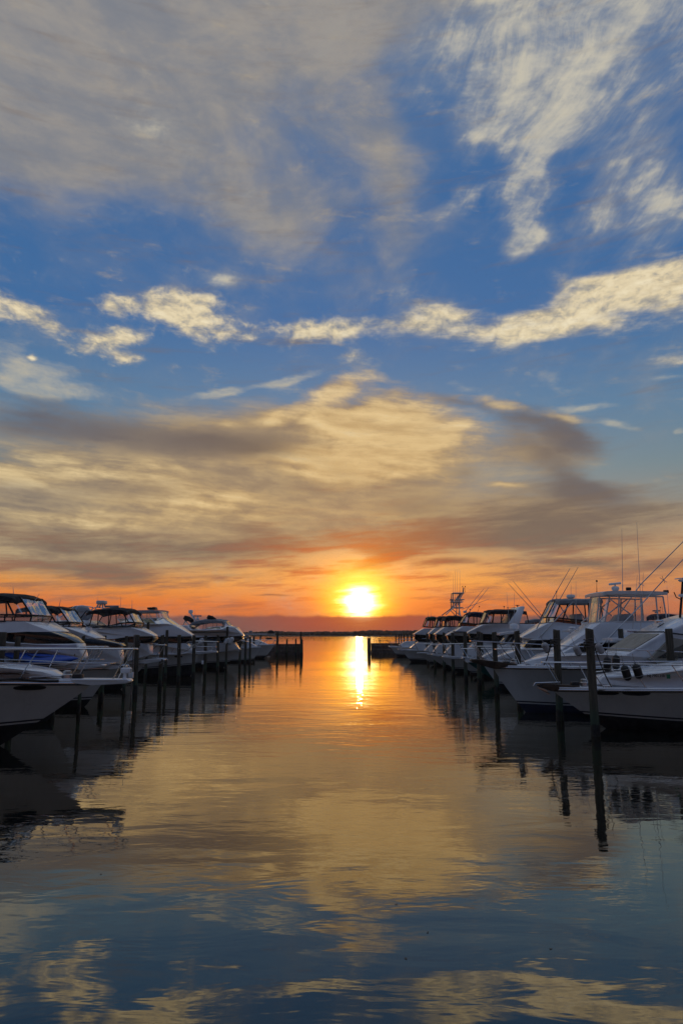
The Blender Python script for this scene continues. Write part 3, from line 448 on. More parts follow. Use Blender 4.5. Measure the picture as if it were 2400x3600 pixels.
 dict(name='sport_fishing_boat',kind='boat',label='big white boat with flared bow,teak pulpit and beige sloping cabin front',side='R',loc=(5.18,27.5),L=13,B=2.05,zb=1.74,zs=1.82,rake=1.2,hull='white',bottom='blueblack',boot=(0.34,0.22),rail={'tip': (0.82,2.71),'aft': -9.5,'za': 2.18,'mid': None,'step': 1.5},pulpit={'tip': (0.87,1.96),'mat': 'teak'},anchor=False,windlass=(-0.85,1.98),house=[(-1.21,1.92,0.2),(-2.0,2.14,0.7),(-3.59,2.22,1.25),(-4.76,2.24,1.3),(-6.11,3.04,1.45),(-7.32,3.58,1.5),(-7.99,3.76,1.5),(-10.2,3.78,1.5),(-10.21,1.72,1.75),(-4.09,1.71,1.5),(-1.45,1.76,0.5)],wins=[('smoke',1.56,[(-5.73,2.12),(-6.17,2.35),(-6.98,2.71),(-8.45,2.92),(-8.37,2.12)])],encl=[{'pane': 'tint','frame': 'alloy','r': 0.03,'bot': [(-10.2,3.85,1.35),(-9.6,3.86,1.35),(-8.8,3.88,1.15),(-8.4,3.88,0.6)],'top': [(-10.2,4.35,1.3),(-9.7,4.38,1.3),(-9.1,4.4,1.1),(-8.8,4.4,0.6)],'name': 'bridge_screen'}],slab=[{'mat': 'offwhite','pts': [(-11.4,5.6),(-10.5,5.68),(-9.3,5.64)],'hw': 1.35,'th': 0.12}],frontpanel=[(-4.92,2.34),(-5.99,2.98),1.22],tubes=[('mast','black',0.05,[(-7.41,3.61,0),(-7.64,5.02,0)],0),('sensor_arm','black',0.02,[(-7.51,4.32,0),(-7.33,4.41,0),(-7.26,4.61,0)],0),('hardtop_post','alloy',0.03,[(-9.6,3.85,1.25),(-9.7,5.55,1.2)],1),('hardtop_post','alloy',0.03,[(-11.0,3.0,1.4),(-11.1,5.55,1.2)],1),('wiper','black',0.02,[(-6.26,3.24,0.6),(-6.59,3.38,0.4)],0)],radar=[{'kind': 'open','at': (-7.64,5.02),'top': (-7.64,5.19),'w': 0.3},{'kind': 'dome','at': (-7.59,4.41),'top': (-7.6,4.54),'w': 0.16}],spot=(-6.61,3.34),brow=[(-6.12,3.06),(-7.26,2.9)]),
 dict(name='sport_fishing_boat',kind='boat',label='white sport fishing boat with hardtop flybridge,radar and long crossed outriggers',side='R',loc=(7.03,33.0),L=14,B=2.1,zb=1.62,zs=1.54,rake=1.12,hull='white',bottom='antifoul',boot=(0.32,0.12),rail={'tip': (0.64,2.27),'aft': -5.5,'za': 2.28,'mid': None,'step': 1.4},house=[(-0.8,1.65,0.3),(-1.48,2.01,1.0),(-2.12,2.16,1.3),(-2.97,2.63,1.5),(-7.48,2.67,1.6),(-8.8,2.63,1.6),(-8.7,1.59,1.75),(-2.12,1.58,1.5)],bridge=[(-2.12,2.17,0.9),(-2.22,2.3,1.0),(-3.95,3.49,1.25),(-6.89,3.53,1.35),(-7.4,3.36,1.35),(-7.34,2.64,1.5),(-3.63,2.56,1.55),(-2.69,2.35,1.4)],wins=[('smoke',1.63,[(-2.59,2.21),(-2.86,2.56),(-6.64,2.61),(-7.36,2.21)])],encl=[{'pane': 'vinyl','frame': 'offwhite','r': 0.035,'bot': [(-6.89,3.53,1.3),(-6.49,3.54,1.3),(-5.76,3.53,1.3),(-4.71,3.52,1.25),(-4.16,3.5,1.1),(-3.96,3.49,0.6)],'top': [(-6.84,4.66,1.2),(-6.52,4.66,1.2),(-5.84,4.68,1.2),(-4.88,4.69,1.15),(-4.51,4.72,1.0),(-4.17,4.72,0.6)],'name': 'bridge_curtain'}],slab=[{'mat': 'offwhite','pts': [(-7.05,4.9),(-6.33,4.93),(-4.72,4.95),(-4.21,4.92),(-4.09,4.87)],'hw': 1.4,'th': 0.14}],tubes=[('outrigger','alloy',0.035,[(-3.3,2.12,1.9),(-5.41,4.17,2.0),(-6.53,5.35,2.1),(-8.82,7.62,2.2)],0),('outrigger','alloy',0.035,[(-4.77,2.4,-1.9),(-7.15,5.42,-2.0),(-9.54,7.64,-2.1),(-10.69,8.73,-2.2)],0),('spreader','alloy',0.012,[(-6.37,5.46,2.1),(-6.68,5.25,2.1)],0),('spreader','alloy',0.012,[(-6.48,5.53,2.1),(-6.58,5.21,2.1)],0),('spreader','alloy',0.012,[(-7.03,5.54,-2.0),(-7.35,5.36,-2.0)],0),('spreader','alloy',0.012,[(-5.22,4.24,2.0),(-5.42,4.02,2.0)],0),('top_brace','offwhite',0.03,[(-3.82,3.52,1.2),(-5.28,4.57,1.1)],1),('top_brace','offwhite',0.03,[(-4.44,4.58,1.1),(-5.32,3.86,1.2)],1),('light_arm','black',0.025,[(-6.79,4.84,0.6),(-6.95,4.84,0.6)],0)],radar=[{'kind': 'open','at': (-5.15,4.95),'top': (-5.18,5.41),'w': 0.3}],console=[(-4.89,3.54),(-5.21,3.89),(-5.72,3.92),(-5.76,3.54)],ant=[((-5.11,4.88),(-5.28,7.86),1.0),((-5.68,3.97),(-5.79,8.08),1.5),((-3.96,4.88),(-3.99,5.4),0.9),((-5.17,3.21),(-5.55,5.59),1.7),((-5.44,3.16),(-5.75,5.69),1.9),((-8.23,3.79),(-8.25,5.33),-1.5)],box=[((-5.54,5.05),0.1),((-7.26,4.92),0.1)]),
 dict(name='sport_fishing_boat',kind='boat',label='white boat with brown tinted bridge screen and a grey hardtop on black posts',side='R',loc=(6.67,38.6),L=13,B=2.0,zb=1.54,zs=1.46,rake=1.03,hull='white',bottom='antifoul',boot=(0.32,0.12),rail={'tip': (0.52,2.3),'aft': -6,'za': 2.31,'mid': None,'step': 1.3},house=[(-0.79,1.72,0.3),(-1.74,2.09,1.0),(-2.21,2.34,1.4),(-2.54,2.71,1.55),(-7.21,2.71,1.65),(-8.76,2.65,1.65),(-8.67,1.5,1.75),(-2.49,1.49,1.5)],bridge=[(-2.12,2.75,0.7),(-2.17,2.83,0.8),(-3.48,3.56,1.25),(-3.92,3.6,1.4),(-5.54,3.37,1.5),(-6.79,3.34,1.5),(-6.75,2.71,1.6),(-3.01,2.68,1.6)],wins=[('smoke',1.68,[(-1.96,2.29),(-2.28,2.66),(-6.19,2.66),(-6.75,2.25)])],encl=[{'pane': 'brown','frame': 'black','r': 0.03,'bot': [(-6.32,3.37,1.4),(-5.54,3.37,1.4),(-4.2,3.56,1.35),(-3.81,3.6,1.1),(-3.49,3.56,0.6)],'top': [(-6.34,3.62,1.4),(-5.56,3.65,1.4),(-4.21,3.79,1.35),(-3.85,3.85,1.1),(-3.54,3.86,0.6)],'glass': 'brown','name': 'bridge_screen'},{'pane': 'vinyl','frame': 'black','r': 0.04,'bot': [(-6.31,3.62,1.4),(-5.56,3.65,1.4),(-4.21,3.79,1.35),(-3.85,3.85,1.1),(-3.54,3.86,0.6)],'top': [(-6.25,4.7,1.3),(-5.62,4.71,1.3),(-4.61,4.73,1.25),(-4.26,4.76,1.05),(-4.06,4.78,0.6)],'name': 'bridge_curtain'}],slab=[{'mat': 'greycanvas','pts': [(-6.42,4.89),(-5.01,4.9),(-4.14,4.89),(-4.03,4.81)],'hw': 1.4,'th': 0.16}],tubes=[('outrigger','alloy',0.03,[(-2.66,3.25,1.8),(-3.75,5.18,2.0),(-4.5,6.4,2.1)],0),('outrigger','alloy',0.03,[(-4.52,4.09,-1.8),(-5.06,5.01,-1.9),(-6.24,6.87,-2.0)],0),('hardtop_brace','alloy',0.03,[(-2.82,2.76,1.5),(-4.77,4.68,1.4)],1),('hardtop_brace','alloy',0.03,[(-4.8,4.68,1.4),(-5.42,3.63,1.4)],1)],radar=[{'kind': 'dome','at': (-5.09,4.9),'top': (-5.1,5.14),'w': 0.24}],console=[(-5.01,3.67),(-5.11,4.04),(-5.51,4.07),(-5.53,3.64)],ant=[((-4.86,4.86),(-4.9,5.64),0.8),((-4.79,3.4),(-4.93,5.76),1.6),((-4.53,4.93),(-4.55,5.35),-0.8)]),
 dict(name='walkaround_boat',kind='boat',label='teal hulled fishing boat with white hardtop and round radome',side='R',loc=(6.62,43.6),L=10,B=1.75,zb=1.31,zs=1.25,rake=1.96,hull='teal',bottom='antifoul',boot=(0.16,0.1),rail={'tip': (0.29,2.06),'aft': -5.0,'za': 2.14,'mid': None,'step': 1.1},pulpit={'tip': (0.28,1.48),'mat': 'white'},anchor=True,house=[(-0.92,1.55,0.3),(-1.64,1.97,0.8),(-2.37,2.39,1.1),(-2.9,2.49,1.2),(-4.66,2.39,1.3),(-4.61,1.47,1.4),(-2.15,1.42,1.1)],encl=[{'pane': 'tint','frame': 'alloy','r': 0.03,'bot': [(-4.66,2.42,1.1),(-3.6,2.46,1.1),(-2.72,2.48,1.0),(-2.19,2.39,0.6)],'top': [(-4.33,2.98,1.0),(-3.63,2.98,1.0),(-3.01,2.98,0.9),(-2.6,2.96,0.6)],'glass': 'tint','name': 'windshield'}],slab=[{'mat': 'white','pts': [(-4.02,3.09),(-3.11,3.18),(-2.4,3.1),(-1.92,3.02)],'hw': 1.15,'th': 0.12}],radar=[{'kind': 'dome','at': (-3.04,3.21),'top': (-3.06,3.61),'w': 0.3}],ant=[((-2.58,3.21),(-2.48,5.51),0.9),((-3.23,3.66),(-3.34,5.65),-0.8)]),
 dict(name='express_cruiser',kind='cruiser',label='white cruiser with swept back white radar arch and black canopy',side='R',loc=(6.56,49.2),L=12,B=1.95,zb=1.33,zs=1.26,rake=1.7,hull='white',bottom='antifoul',boot=(0.32,0.12),rail={'tip': (0.81,2.27),'aft': -6,'za': 2.39,'mid': None,'step': 1.2},pulpit={'tip': (0.78,1.4),'mat': 'white'},house=[(-0.97,2.98,0.45),(-1.03,3.1,0.6),(-1.99,3.61,1.25),(-2.63,3.67,1.55),(-4.23,3.65,1.65),(-6.23,3.61,1.65),(-6.19,2.9,1.7),(-4.2,2.96,1.68),(-2.61,2.96,1.4)],band=[(-1.07,3.0,0.5),(-1.2,2.66,0.5),(-1.99,2.45,0.95),(-4.18,2.45,1.65),(-5.38,2.55,1.66),(-5.4,2.98,1.66),(-2.61,2.98,1.38)],trunk=[(-0.66,1.56,0.25),(-1.49,2.43,0.7),(-1.99,2.49,1.0),(-4.18,2.49,1.7),(-6.18,2.59,1.72),(-6.11,1.33,1.75),(-1.75,1.33,1.0)],encl=[{'pane': 'vinyl','frame': 'black','r': 0.035,'bot': [(-5.03,3.67,1.5),(-3.67,3.67,1.5),(-3.16,3.69,1.5),(-2.53,3.71,1.3),(-2.05,3.73,0.8)],'top': [(-4.91,4.49,1.35),(-3.97,4.45,1.35),(-3.19,4.47,1.35),(-2.81,4.53,1.25),(-2.43,4.57,0.8)],'name': 'canopy_curtain'}],slab=[{'mat': 'canvas','pts': [(-4.95,4.57),(-4.28,4.67),(-3.29,4.69),(-2.57,4.65),(-2.38,4.53)],'hw': 1.42,'th': 0.17}],arch=[(-3.59,3.65,1.75),(-4.46,4.79,1.5),(-4.55,4.85,1.5),(-4.83,4.83,1.5),(-4.35,3.65,1.75)],radar=[{'kind': 'dish','at': (-4.65,4.85),'top': (-4.65,4.99),'w': 0.16}],ant=[((-3.59,4.59),(-3.6,4.85),0.5),((-4.35,4.79),(-3.83,4.77),0.6),((-5.08,4.56),(-5.36,5.23),-0.9)]),
 dict(name='sedan_cruiser',kind='cruiser',label='white bridge cruiser with navy canopy beside the arch cruiser',side='R',loc=(6.18,55.0),L=12,B=1.95,zb=1.3,zs=1.24,rake=1.52,hull='white',bottom='antifoul',boot=(0.32,0.12),rail={'tip': (0.58,2.1),'aft': -5.5,'za': 2.23,'mid': None,'step': 1.2},pulpit={'tip': (0.56,1.37),'mat': 'white'},house=[(-0.58,2.84,0.6),(-0.99,3.11,1.1),(-1.21,3.18,1.3),(-1.76,3.55,1.5),(-4.09,3.49,1.65),(-5.88,3.49,1.65),(-5.85,2.8,1.7),(-2.28,2.8,1.5)],band=[(-0.67,2.87,0.65),(-0.75,2.49,0.6),(-1.14,2.18,1.0),(-4.48,2.18,1.66),(-4.51,2.84,1.66),(-2.28,2.84,1.45)],trunk=[(-0.45,1.48,0.3),(-1.1,2.23,1.0),(-5.82,2.27,1.7),(-5.78,1.31,1.75),(-1.34,1.31,1.1)],wins=[('navy',1.67,[(-0.99,3.11),(-1.04,3.17),(-2.91,3.11),(-2.9,3.02)])],encl=[{'pane': 'brown','frame': 'black','r': 0.03,'bot': [(-4.31,3.49,1.4),(-2.84,3.51,1.4),(-2.3,3.53,1.2),(-1.67,3.55,0.7)],'top': [(-4.32,3.69,1.4),(-2.84,3.71,1.4),(-2.31,3.78,1.2),(-1.75,3.82,0.7)],'glass': 'brown','name': 'bridge_screen'},{'pane': 'vinyl','frame': 'black','r': 0.04,'bot': [(-3.92,3.71,1.4),(-3.34,3.71,1.4),(-2.64,3.73,1.35),(-2.2,3.8,1.1),(-1.81,3.82,0.7)],'top': [(-3.72,4.42,1.3),(-3.32,4.42,1.3),(-2.66,4.44,1.25),(-2.4,4.47,1.05),(-2.28,4.49,0.7)],'name': 'canopy_curtain'}],slab=[{'mat': 'navy','pts': [(-3.77,4.56),(-3.46,4.64),(-2.97,4.69),(-2.51,4.67),(-2.24,4.53)],'hw': 1.38,'th': 0.22}],radar=[{'kind': 'dome','at': (-2.2,4.6),'top': (-2.2,4.78),'w': 0.16}],tubes=[('outrigger','alloy',0.03,[(-1.84,4.55,1.8),(-3.39,6.4,2.0)],0),('outrigger','alloy',0.03,[(-2.73,4.65,-1.8),(-4.51,6.73,-2.0)],0),('outrigger','alloy',0.025,[(-1.79,4.86,1.0),(-3.9,5.64,1.2)],0)],ant=[((-2.5,4.63),(-2.51,4.87),0.5),((-3.27,4.66),(-3.43,5.13),-0.5)]),
 dict(name='sport_fishing_boat',kind='boat',label='white sport fishing boat carrying a tall tubular tuna tower with whip antennas',side='R',loc=(5.87,61.0),L=13,B=2.0,zb=1.26,zs=1.2,rake=1.7,hull='white',bottom='antifoul',boot=(0.32,0.12),rail={'tip': (0.28,2.09),'aft': -5.5,'za': 2.24,'mid': None,'step': 1.3},house=[(-0.66,2.93,0.9),(-1.47,3.54,1.4),(-3.53,3.52,1.65),(-5.52,3.52,1.65),(-5.49,2.83,1.7),(-2.02,2.83,1.4)],band=[(-0.76,2.93,0.9),(-0.77,2.48,0.8),(-1.14,2.14,1.1),(-4.48,2.14,1.66),(-4.5,2.88,1.66),(-2.02,2.88,1.38)],trunk=[(-0.5,1.41,0.4),(-1.09,2.19,1.1),(-5.47,2.24,1.7),(-5.43,1.22,1.75),(-1.48,1.22,1.1)],encl=[{'pane': 'vinyl','frame': 'black','r': 0.04,'bot': [(-3.29,3.56,1.4),(-2.66,3.56,1.4),(-1.92,3.59,1.35),(-1.47,3.62,0.9)],'top': [(-3.11,4.26,1.3),(-2.64,4.26,1.3),(-1.94,4.28,1.25),(-1.56,4.31,0.9)],'name': 'canopy_curtain'}],slab=[{'mat': 'canvas','pts': [(-3.24,4.43),(-2.69,4.55),(-2.07,4.55),(-1.57,4.46),(-1.49,4.33)],'hw': 1.42,'th': 0.24}],tubes=[('tower_leg','alloy',0.045,[(-1.56,4.61,1.5),(-2.34,5.22,0.7),(-2.66,5.87,0.55),(-3.1,6.49,0.5)],1),('tower_leg','alloy',0.045,[(-2.81,4.49,1.4),(-2.81,5.22,0.7),(-2.74,5.69,0.6),(-3.23,6.49,0.5)],1),('tower_leg','alloy',0.045,[(-2.29,5.17,0.7),(-2.36,6.49,0.5)],1),('tower_brace','alloy',0.035,[(-2.23,5.07,0.8),(-2.83,4.5,1.3)],1),('tower_brace','alloy',0.03,[(-2.49,5.27,0.7),(-3.12,5.92,0.6)],1),('tower_ladder','alloy',0.03,[(-2.89,4.65,0.2),(-2.97,5.71,0.2)],1),('top_mast','alloy',0.05,[(-3.3,6.52,0),(-3.37,7.0,0)],0)],platform=[((-2.34,5.22),(-3.14,5.22),0.75),((-2.25,5.72),(-3.15,5.72),0.7),((-2.61,5.92),(-3.28,5.92),0.6),((-2.37,6.5),(-3.3,6.5),0.6)],radar=[{'kind': 'bar','at': (-2.3,5.72),'top': (-2.28,5.95),'w': 0.2}],ant=[((-2.36,5.87),(-2.43,8.24),0.5),((-2.58,5.89),(-2.63,8.59),0.2),((-2.79,5.9),(-2.86,8.55),-0.2),((-3.08,6.55),(-3.16,8.66),-0.5),((-3.21,6.5),(-3.23,7.08),0.3),((-3.48,6.59),(-3.5,7.1),0)]),
 dict(name='sedan_cruiser',kind='cruiser',label='white bridge cruiser with black canopy just beyond the tuna tower boat',side='R',loc=(5.54,67.5),L=12,B=1.95,zb=1.19,zs=1.13,rake=1.62,hull='white',bottom='antifoul',boot=(0.32,0.12),rail={'tip': (0.34,2.05),'aft': -5,'za': 2.21,'mid': None,'step': 1.3},house=[(-1.08,2.97,0.9),(-1.7,3.54,1.4),(-3.76,3.52,1.65),(-5.96,3.52,1.65),(-5.94,2.81,1.7),(-2.37,2.81,1.4)],band=[(-1.19,2.97,0.9),(-1.15,2.48,0.8),(-1.53,2.1,1.1),(-4.82,2.11,1.66),(-4.84,2.86,1.66),(-2.37,2.86,1.38)],trunk=[(-0.69,1.35,0.4),(-1.47,2.16,1.1),(-5.92,2.22,1.7),(-5.88,1.14,1.75),(-1.78,1.13,1.1)],encl=[{'pane': 'vinyl','frame': 'black','r': 0.045,'bot': [(-3.35,3.6,1.4),(-2.66,3.6,1.4),(-2.11,3.6,1.3),(-1.73,3.63,0.9)],'top': [(-3.24,4.42,1.3),(-2.69,4.42,1.3),(-2.27,4.45,1.2),(-2.03,4.47,0.9)],'name': 'canopy_curtain'}],slab=[{'mat': 'canvas','pts': [(-3.38,4.58),(-2.69,4.66),(-2.28,4.66),(-2.0,4.56)],'hw': 1.42,'th': 0.24}]),
 dict(name='sedan_cruiser',kind='cruiser',label='white bridge cruiser with green canopy,farthest of the right row canopies',side='R',loc=(4.55,75.0),L=13,B=2.1,zb=1.28,zs=1.22,rake=0.96,hull='white',bottom='antifoul',boot=(0.32,0.12),rail={'tip': (0.53,2.37),'aft': -8,'za': 2.61,'mid': None,'step': 1.6},pulpit={'tip': (0.49,1.34),'mat': 'white'},house=[(-1.19,2.91,0.9),(-2.31,3.54,1.4),(-4.57,3.51,1.7),(-8.24,3.51,1.7),(-8.21,2.79,1.75),(-3.02,2.79,1.4)],band=[(-1.34,2.91,0.9),(-1.33,2.43,0.8),(-1.78,2.06,1.1),(-6.97,2.07,1.7),(-6.99,2.85,1.7),(-3.02,2.85,1.38)],trunk=[(-0.86,1.46,0.4),(-1.73,2.13,1.1),(-8.19,2.19,1.75),(-8.16,1.29,1.8),(-2.08,1.28,1.1)],encl=[{'pane': 'vinyl','frame': 'black','r': 0.05,'bot': [(-4.11,3.64,1.5),(-3.5,3.64,1.5),(-2.89,3.67,1.4),(-2.34,3.73,0.9)],'top': [(-3.98,4.54,1.4),(-3.43,4.55,1.4),(-3.0,4.58,1.3),(-2.73,4.64,0.9)],'name': 'canopy_curtain'}],slab=[{'mat': 'greencanvas','pts': [(-4.02,4.67),(-3.41,4.82),(-2.91,4.79),(-2.67,4.7)],'hw': 1.5,'th': 0.28}],ant=[((-2.83,4.78),(-2.82,5.48),0.5),((-3.27,4.8),(-3.2,5.6),-0.5)]),
 dict(name='cabin_boat',kind='boat',label='low white open boat next to the right breakwater wall',side='R',loc=(4.08,92.0),L=9,B=1.6,zb=1.26,zs=1.2,rake=0.96,hull='white',bottom='antifoul',boot=(0.32,0.12),rail={'tip': (0.22,1.85),'aft': -4,'za': 1.93,'mid': None,'step': 1.2},pulpit={'tip': (0.3,1.34),'mat': 'white'},house=[(-1.05,1.48,0.3),(-2.0,2.0,0.8),(-4.81,2.08,1.2),(-4.79,1.23,1.3),(-1.8,1.23,0.9)]),
 dict(name='centre_console_boat',kind='boat',label='small boat whose white hardtop carries a box radome,between two large right boats',side='R',loc=(10.44,30.2),L=6.5,B=0.72,zb=1.88,zs=1.79,rake=0.24,hull='white',bottom='antifoul',boot=(0.32,0.12),house=[(-0.36,1.88,0.2),(-0.68,2.12,0.35),(-1.35,2.24,0.4),(-1.44,1.82,0.45)],slab=[{'mat': 'white','pts': [(-2.0,2.75),(-1.03,2.76),(-0.43,2.82),(-0.2,2.8)],'hw': 0.7,'th': 0.1}],tubes=[('top_post','alloy',0.025,[(-0.4,2.14,0.45),(-0.5,2.73,0.6)],1),('top_post','alloy',0.025,[(-1.17,2.14,0.45),(-1.21,2.73,0.6)],1)],radar=[{'kind': 'box','at': (-1.28,2.81),'top': (-1.3,3.18),'w': 0.31}],text=[('Raymarine',(-0.97,3.04),(-1.41,3.12),0.335,'redtext')]),
 dict(name='centre_console_boat',kind='boat',label='small boat with flat white hardtop and two low radomes behind the flybridge boat',side='R',loc=(10.47,35.6),L=6.5,B=0.72,zb=1.89,zs=1.8,rake=0.18,hull='white',bottom='antifoul',boot=(0.32,0.12),house=[(-0.28,1.82,0.2),(-0.59,2.25,0.35),(-1.46,2.39,0.4),(-1.57,1.82,0.45)],slab=[{'mat': 'white','pts': [(-1.65,3.16),(-1.08,3.18),(-0.22,3.21),(-0.0,3.16)],'hw': 0.7,'th': 0.1}],tubes=[('top_post','alloy',0.025,[(-0.09,2.12,0.45),(-0.46,3.13,0.6)],1),('top_post','alloy',0.025,[(-1.3,2.26,0.45),(-1.31,3.13,0.6)],1)],radar=[{'kind': 'box','at': (-1.11,3.21),'top': (-1.13,3.56),'w': 0.27},{'kind': 'dome','at': (-0.36,3.21),'top': (-0.37,3.34),'w': 0.18}]),
 dict(name='moored_boat',kind='boat',label='white cabin boat with outriggers in the basin behind the right row',side='R',loc=(18.85,88.0),L=9,B=1.6,zb=1.77,zs=1.68,rake=0.64,hull='white',bottom='antifoul',boot=(0.32,0.12),house=[(-0.89,1.77,0.4),(-1.79,3.6,1.0),(-2.16,3.81,1.1),(-3.65,3.74,1.2),(-5.07,3.6,1.3),(-4.97,1.66,1.4),(-1.77,1.66,1.0)],encl=[{'pane': 'tint','frame': 'alloy','r': 0.04,'bot': [(-4.19,3.78,1.1),(-2.94,3.81,1.1),(-2.16,3.81,0.7)],'top': [(-4.22,4.45,1.1),(-2.98,4.45,1.1),(-2.44,4.45,0.7)],'glass': 'tint','name': 'windshield'}],slab=[{'mat': 'greycanvas','pts': [(-4.49,4.74),(-3.35,4.84),(-2.27,4.66)],'hw': 1.2,'th': 0.3}],tubes=[('outrigger','alloy',0.05,[(-3.92,4.64,1.2),(0.2,9.18,1.6)],0),('outrigger','alloy',0.05,[(-4.81,4.83,-1.2),(-1.09,9.78,-1.6)],0)],ant=[((-3.84,4.73),(-3.91,6.19),0.3),((-2.09,4.67),(-2.13,5.46),-0.3)]),
 dict(name='moored_boat',kind='boat',label='boat under a navy cover in the basin behind the flybridge boat',side='R',loc=(22.13,56.0),L=9,B=1.5,zb=2.04,zs=1.94,rake=0.29,hull='white',bottom='antifoul',boot=(0.32,0.12),house=[(-0.45,2.04,0.4),(-1.13,3.6,1.0),(-3.73,3.69,1.2),(-4.48,2.04,1.3)],slab=[{'mat': 'navy','pts': [(-4.23,4.37),(-2.45,4.55),(-1.54,4.55),(-1.31,4.42)],'hw': 1.3,'th': 0.35}],tubes=[('top_post','alloy',0.03,[(-1.01,3.59,1.1),(-1.06,4.3,1.1)],1),('top_post','alloy',0.03,[(-3.21,3.59,1.1),(-3.27,4.3,1.1)],1)],radar=[{'kind': 'bar','at': (-1.68,4.6),'top': (-1.7,4.82),'w': 0.3}],ant=[((-1.83,4.59),(-1.89,5.06),0.3)]),
]
PILINGS = [('left',-11.45,21.98,3.045,0.112),('left',-11.45,26.0,2.979,0.112),('left',-11.45,31.01,2.912,0.112),('left',-11.45,35.63,2.927,0.112),('left',-11.45,39.93,2.903,0.112),('left',-11.45,44.07,2.91,0.112),('left',-11.45,47.98,2.883,0.112),('left',-11.45,51.86,2.853,0.112),('left',-11.45,56.17,2.863,0.112),('left',-11.45,66.58,2.784,0.112),('left',-11.45,69.41,2.691,0.112),('left',-11.45,72.69,2.676,0.112),('left',-11.45,75.66,2.724,0.112),('right',6.95,21.29,3.137,0.12),('right',6.95,24.99,3.11,0.12),('right',6.95,30.59,3.111,0.12),('right',6.95,35.76,3.072,0.12),('right',6.95,41.27,3.116,0.12),('right',6.95,46.3,3.112,0.12),('right',6.95,52.08,3.063,0.12),('right',6.95,57.71,3.07,0.12),('right',6.95,64.72,3.052,0.12),('right',6.95,71.2,3.029,0.12),('right',6.95,78.04,3.0,0.12),('right',6.95,85.48,2.966,0.12),('right',6.95,92.43,2.963,0.12),('right',6.95,101.22,2.959,0.12),('right',6.95,107.62,2.957,0.12),('right',6.95,114.88,2.954,0.12),('right',6.95,124.09,2.9,0.12),('right',6.95,132.81,2.893,0.12),('left slips',-11.181,22.4,2.899,0.085),('left slips',-10.768,26.9,2.901,0.065),('left slips',-11.856,35.2,2.871,0.075),('left slips',-14.548,47.2,3.751,0.095),('left slips',-13.277,47.6,3.232,0.095),('left slips',-11.575,60.2,3.587,0.1),('right slips',11.052,25.1,3.171,0.125),('right slips',11.543,30.9,3.198,0.11),('right slips',10.205,36.2,3.189,0.12),('right slips',10.428,41.2,3.165,0.11),('right slips',8.048,46.5,3.056,0.09),('right slips',8.287,52.3,3.063,0.09)]

def clampf(x, a, b): return max(a, min(b, x))
class Hull:
    def __init__(s, d):
        s.L, s.B, s.zb, s.zs, s.rake = d['L'], d['B'], d['zb'], d['zs'], d['rake']; s.b0, s.b1 = d['boot']; s.D = 0.55
    def sheer(s, q): return s.zs + (s.zb - s.zs)*q**1.7
    def stem(s, z):
        if z >= 0: return -s.rake*(1 - min(z/s.zb, 1.0))**1.12
        return -s.rake - 1.3*(-z)
    def boot(s, q): return s.b1 + (s.b0 - s.b1)*q**2.2
    def half(s, q, z):
        bd = s.B*(1 - max(0, (q-0.36)/0.64)**2.4); bw = 0.86*s.B*(1 - max(0, (q-0.10)/0.90)**1.8)
        if z < 0: return bw*max(0.0, 1 + z/s.D)**0.8
        t = clampf(z/s.sheer(q), 0, 1); return bw + (bd - bw)*t**(1.0 + 0.9*q)
    def pt(s, q, z, side=1, out=0.0): return (-s.L + q*(s.L + s.stem(z)), side*(s.half(q, z) + out), z)
    def q_at(s, x, z): return clampf((x + s.L)/(s.L + s.stem(z)), 0, 1)
    def deckhalf(s, x):
        q = clampf((x + s.L)/s.L, 0, 1); return s.half(q, s.sheer(q))
    def deckz(s, x): return s.sheer(clampf((x + s.L)/s.L, 0, 1))
QS = [0, .12, .25, .38, .5, .6, .68, .75, .81, .86, .9, .935, .962, .983, 1.0]
def skin(h, lo, hi, rows, out=0.0):
    g = Geo(); nq = len(QS)
    for side in (1, -1):
        v = []
        for q in QS:
            for r in range(rows+1):
                z = lo(q) + (hi(q) - lo(q))*r/rows; v.append(h.pt(q, z, side, out if q < 0.999 else out*0.6))
        f = []
        for i in range(nq-1):
            for r in range(rows):
                a = i*(rows+1)+r; b = a+rows+1
                f.append((a, b, b+1, a+1) if side == -1 else (a, a+1, b+1, b))
        g.add(v, f)
    return g, nq
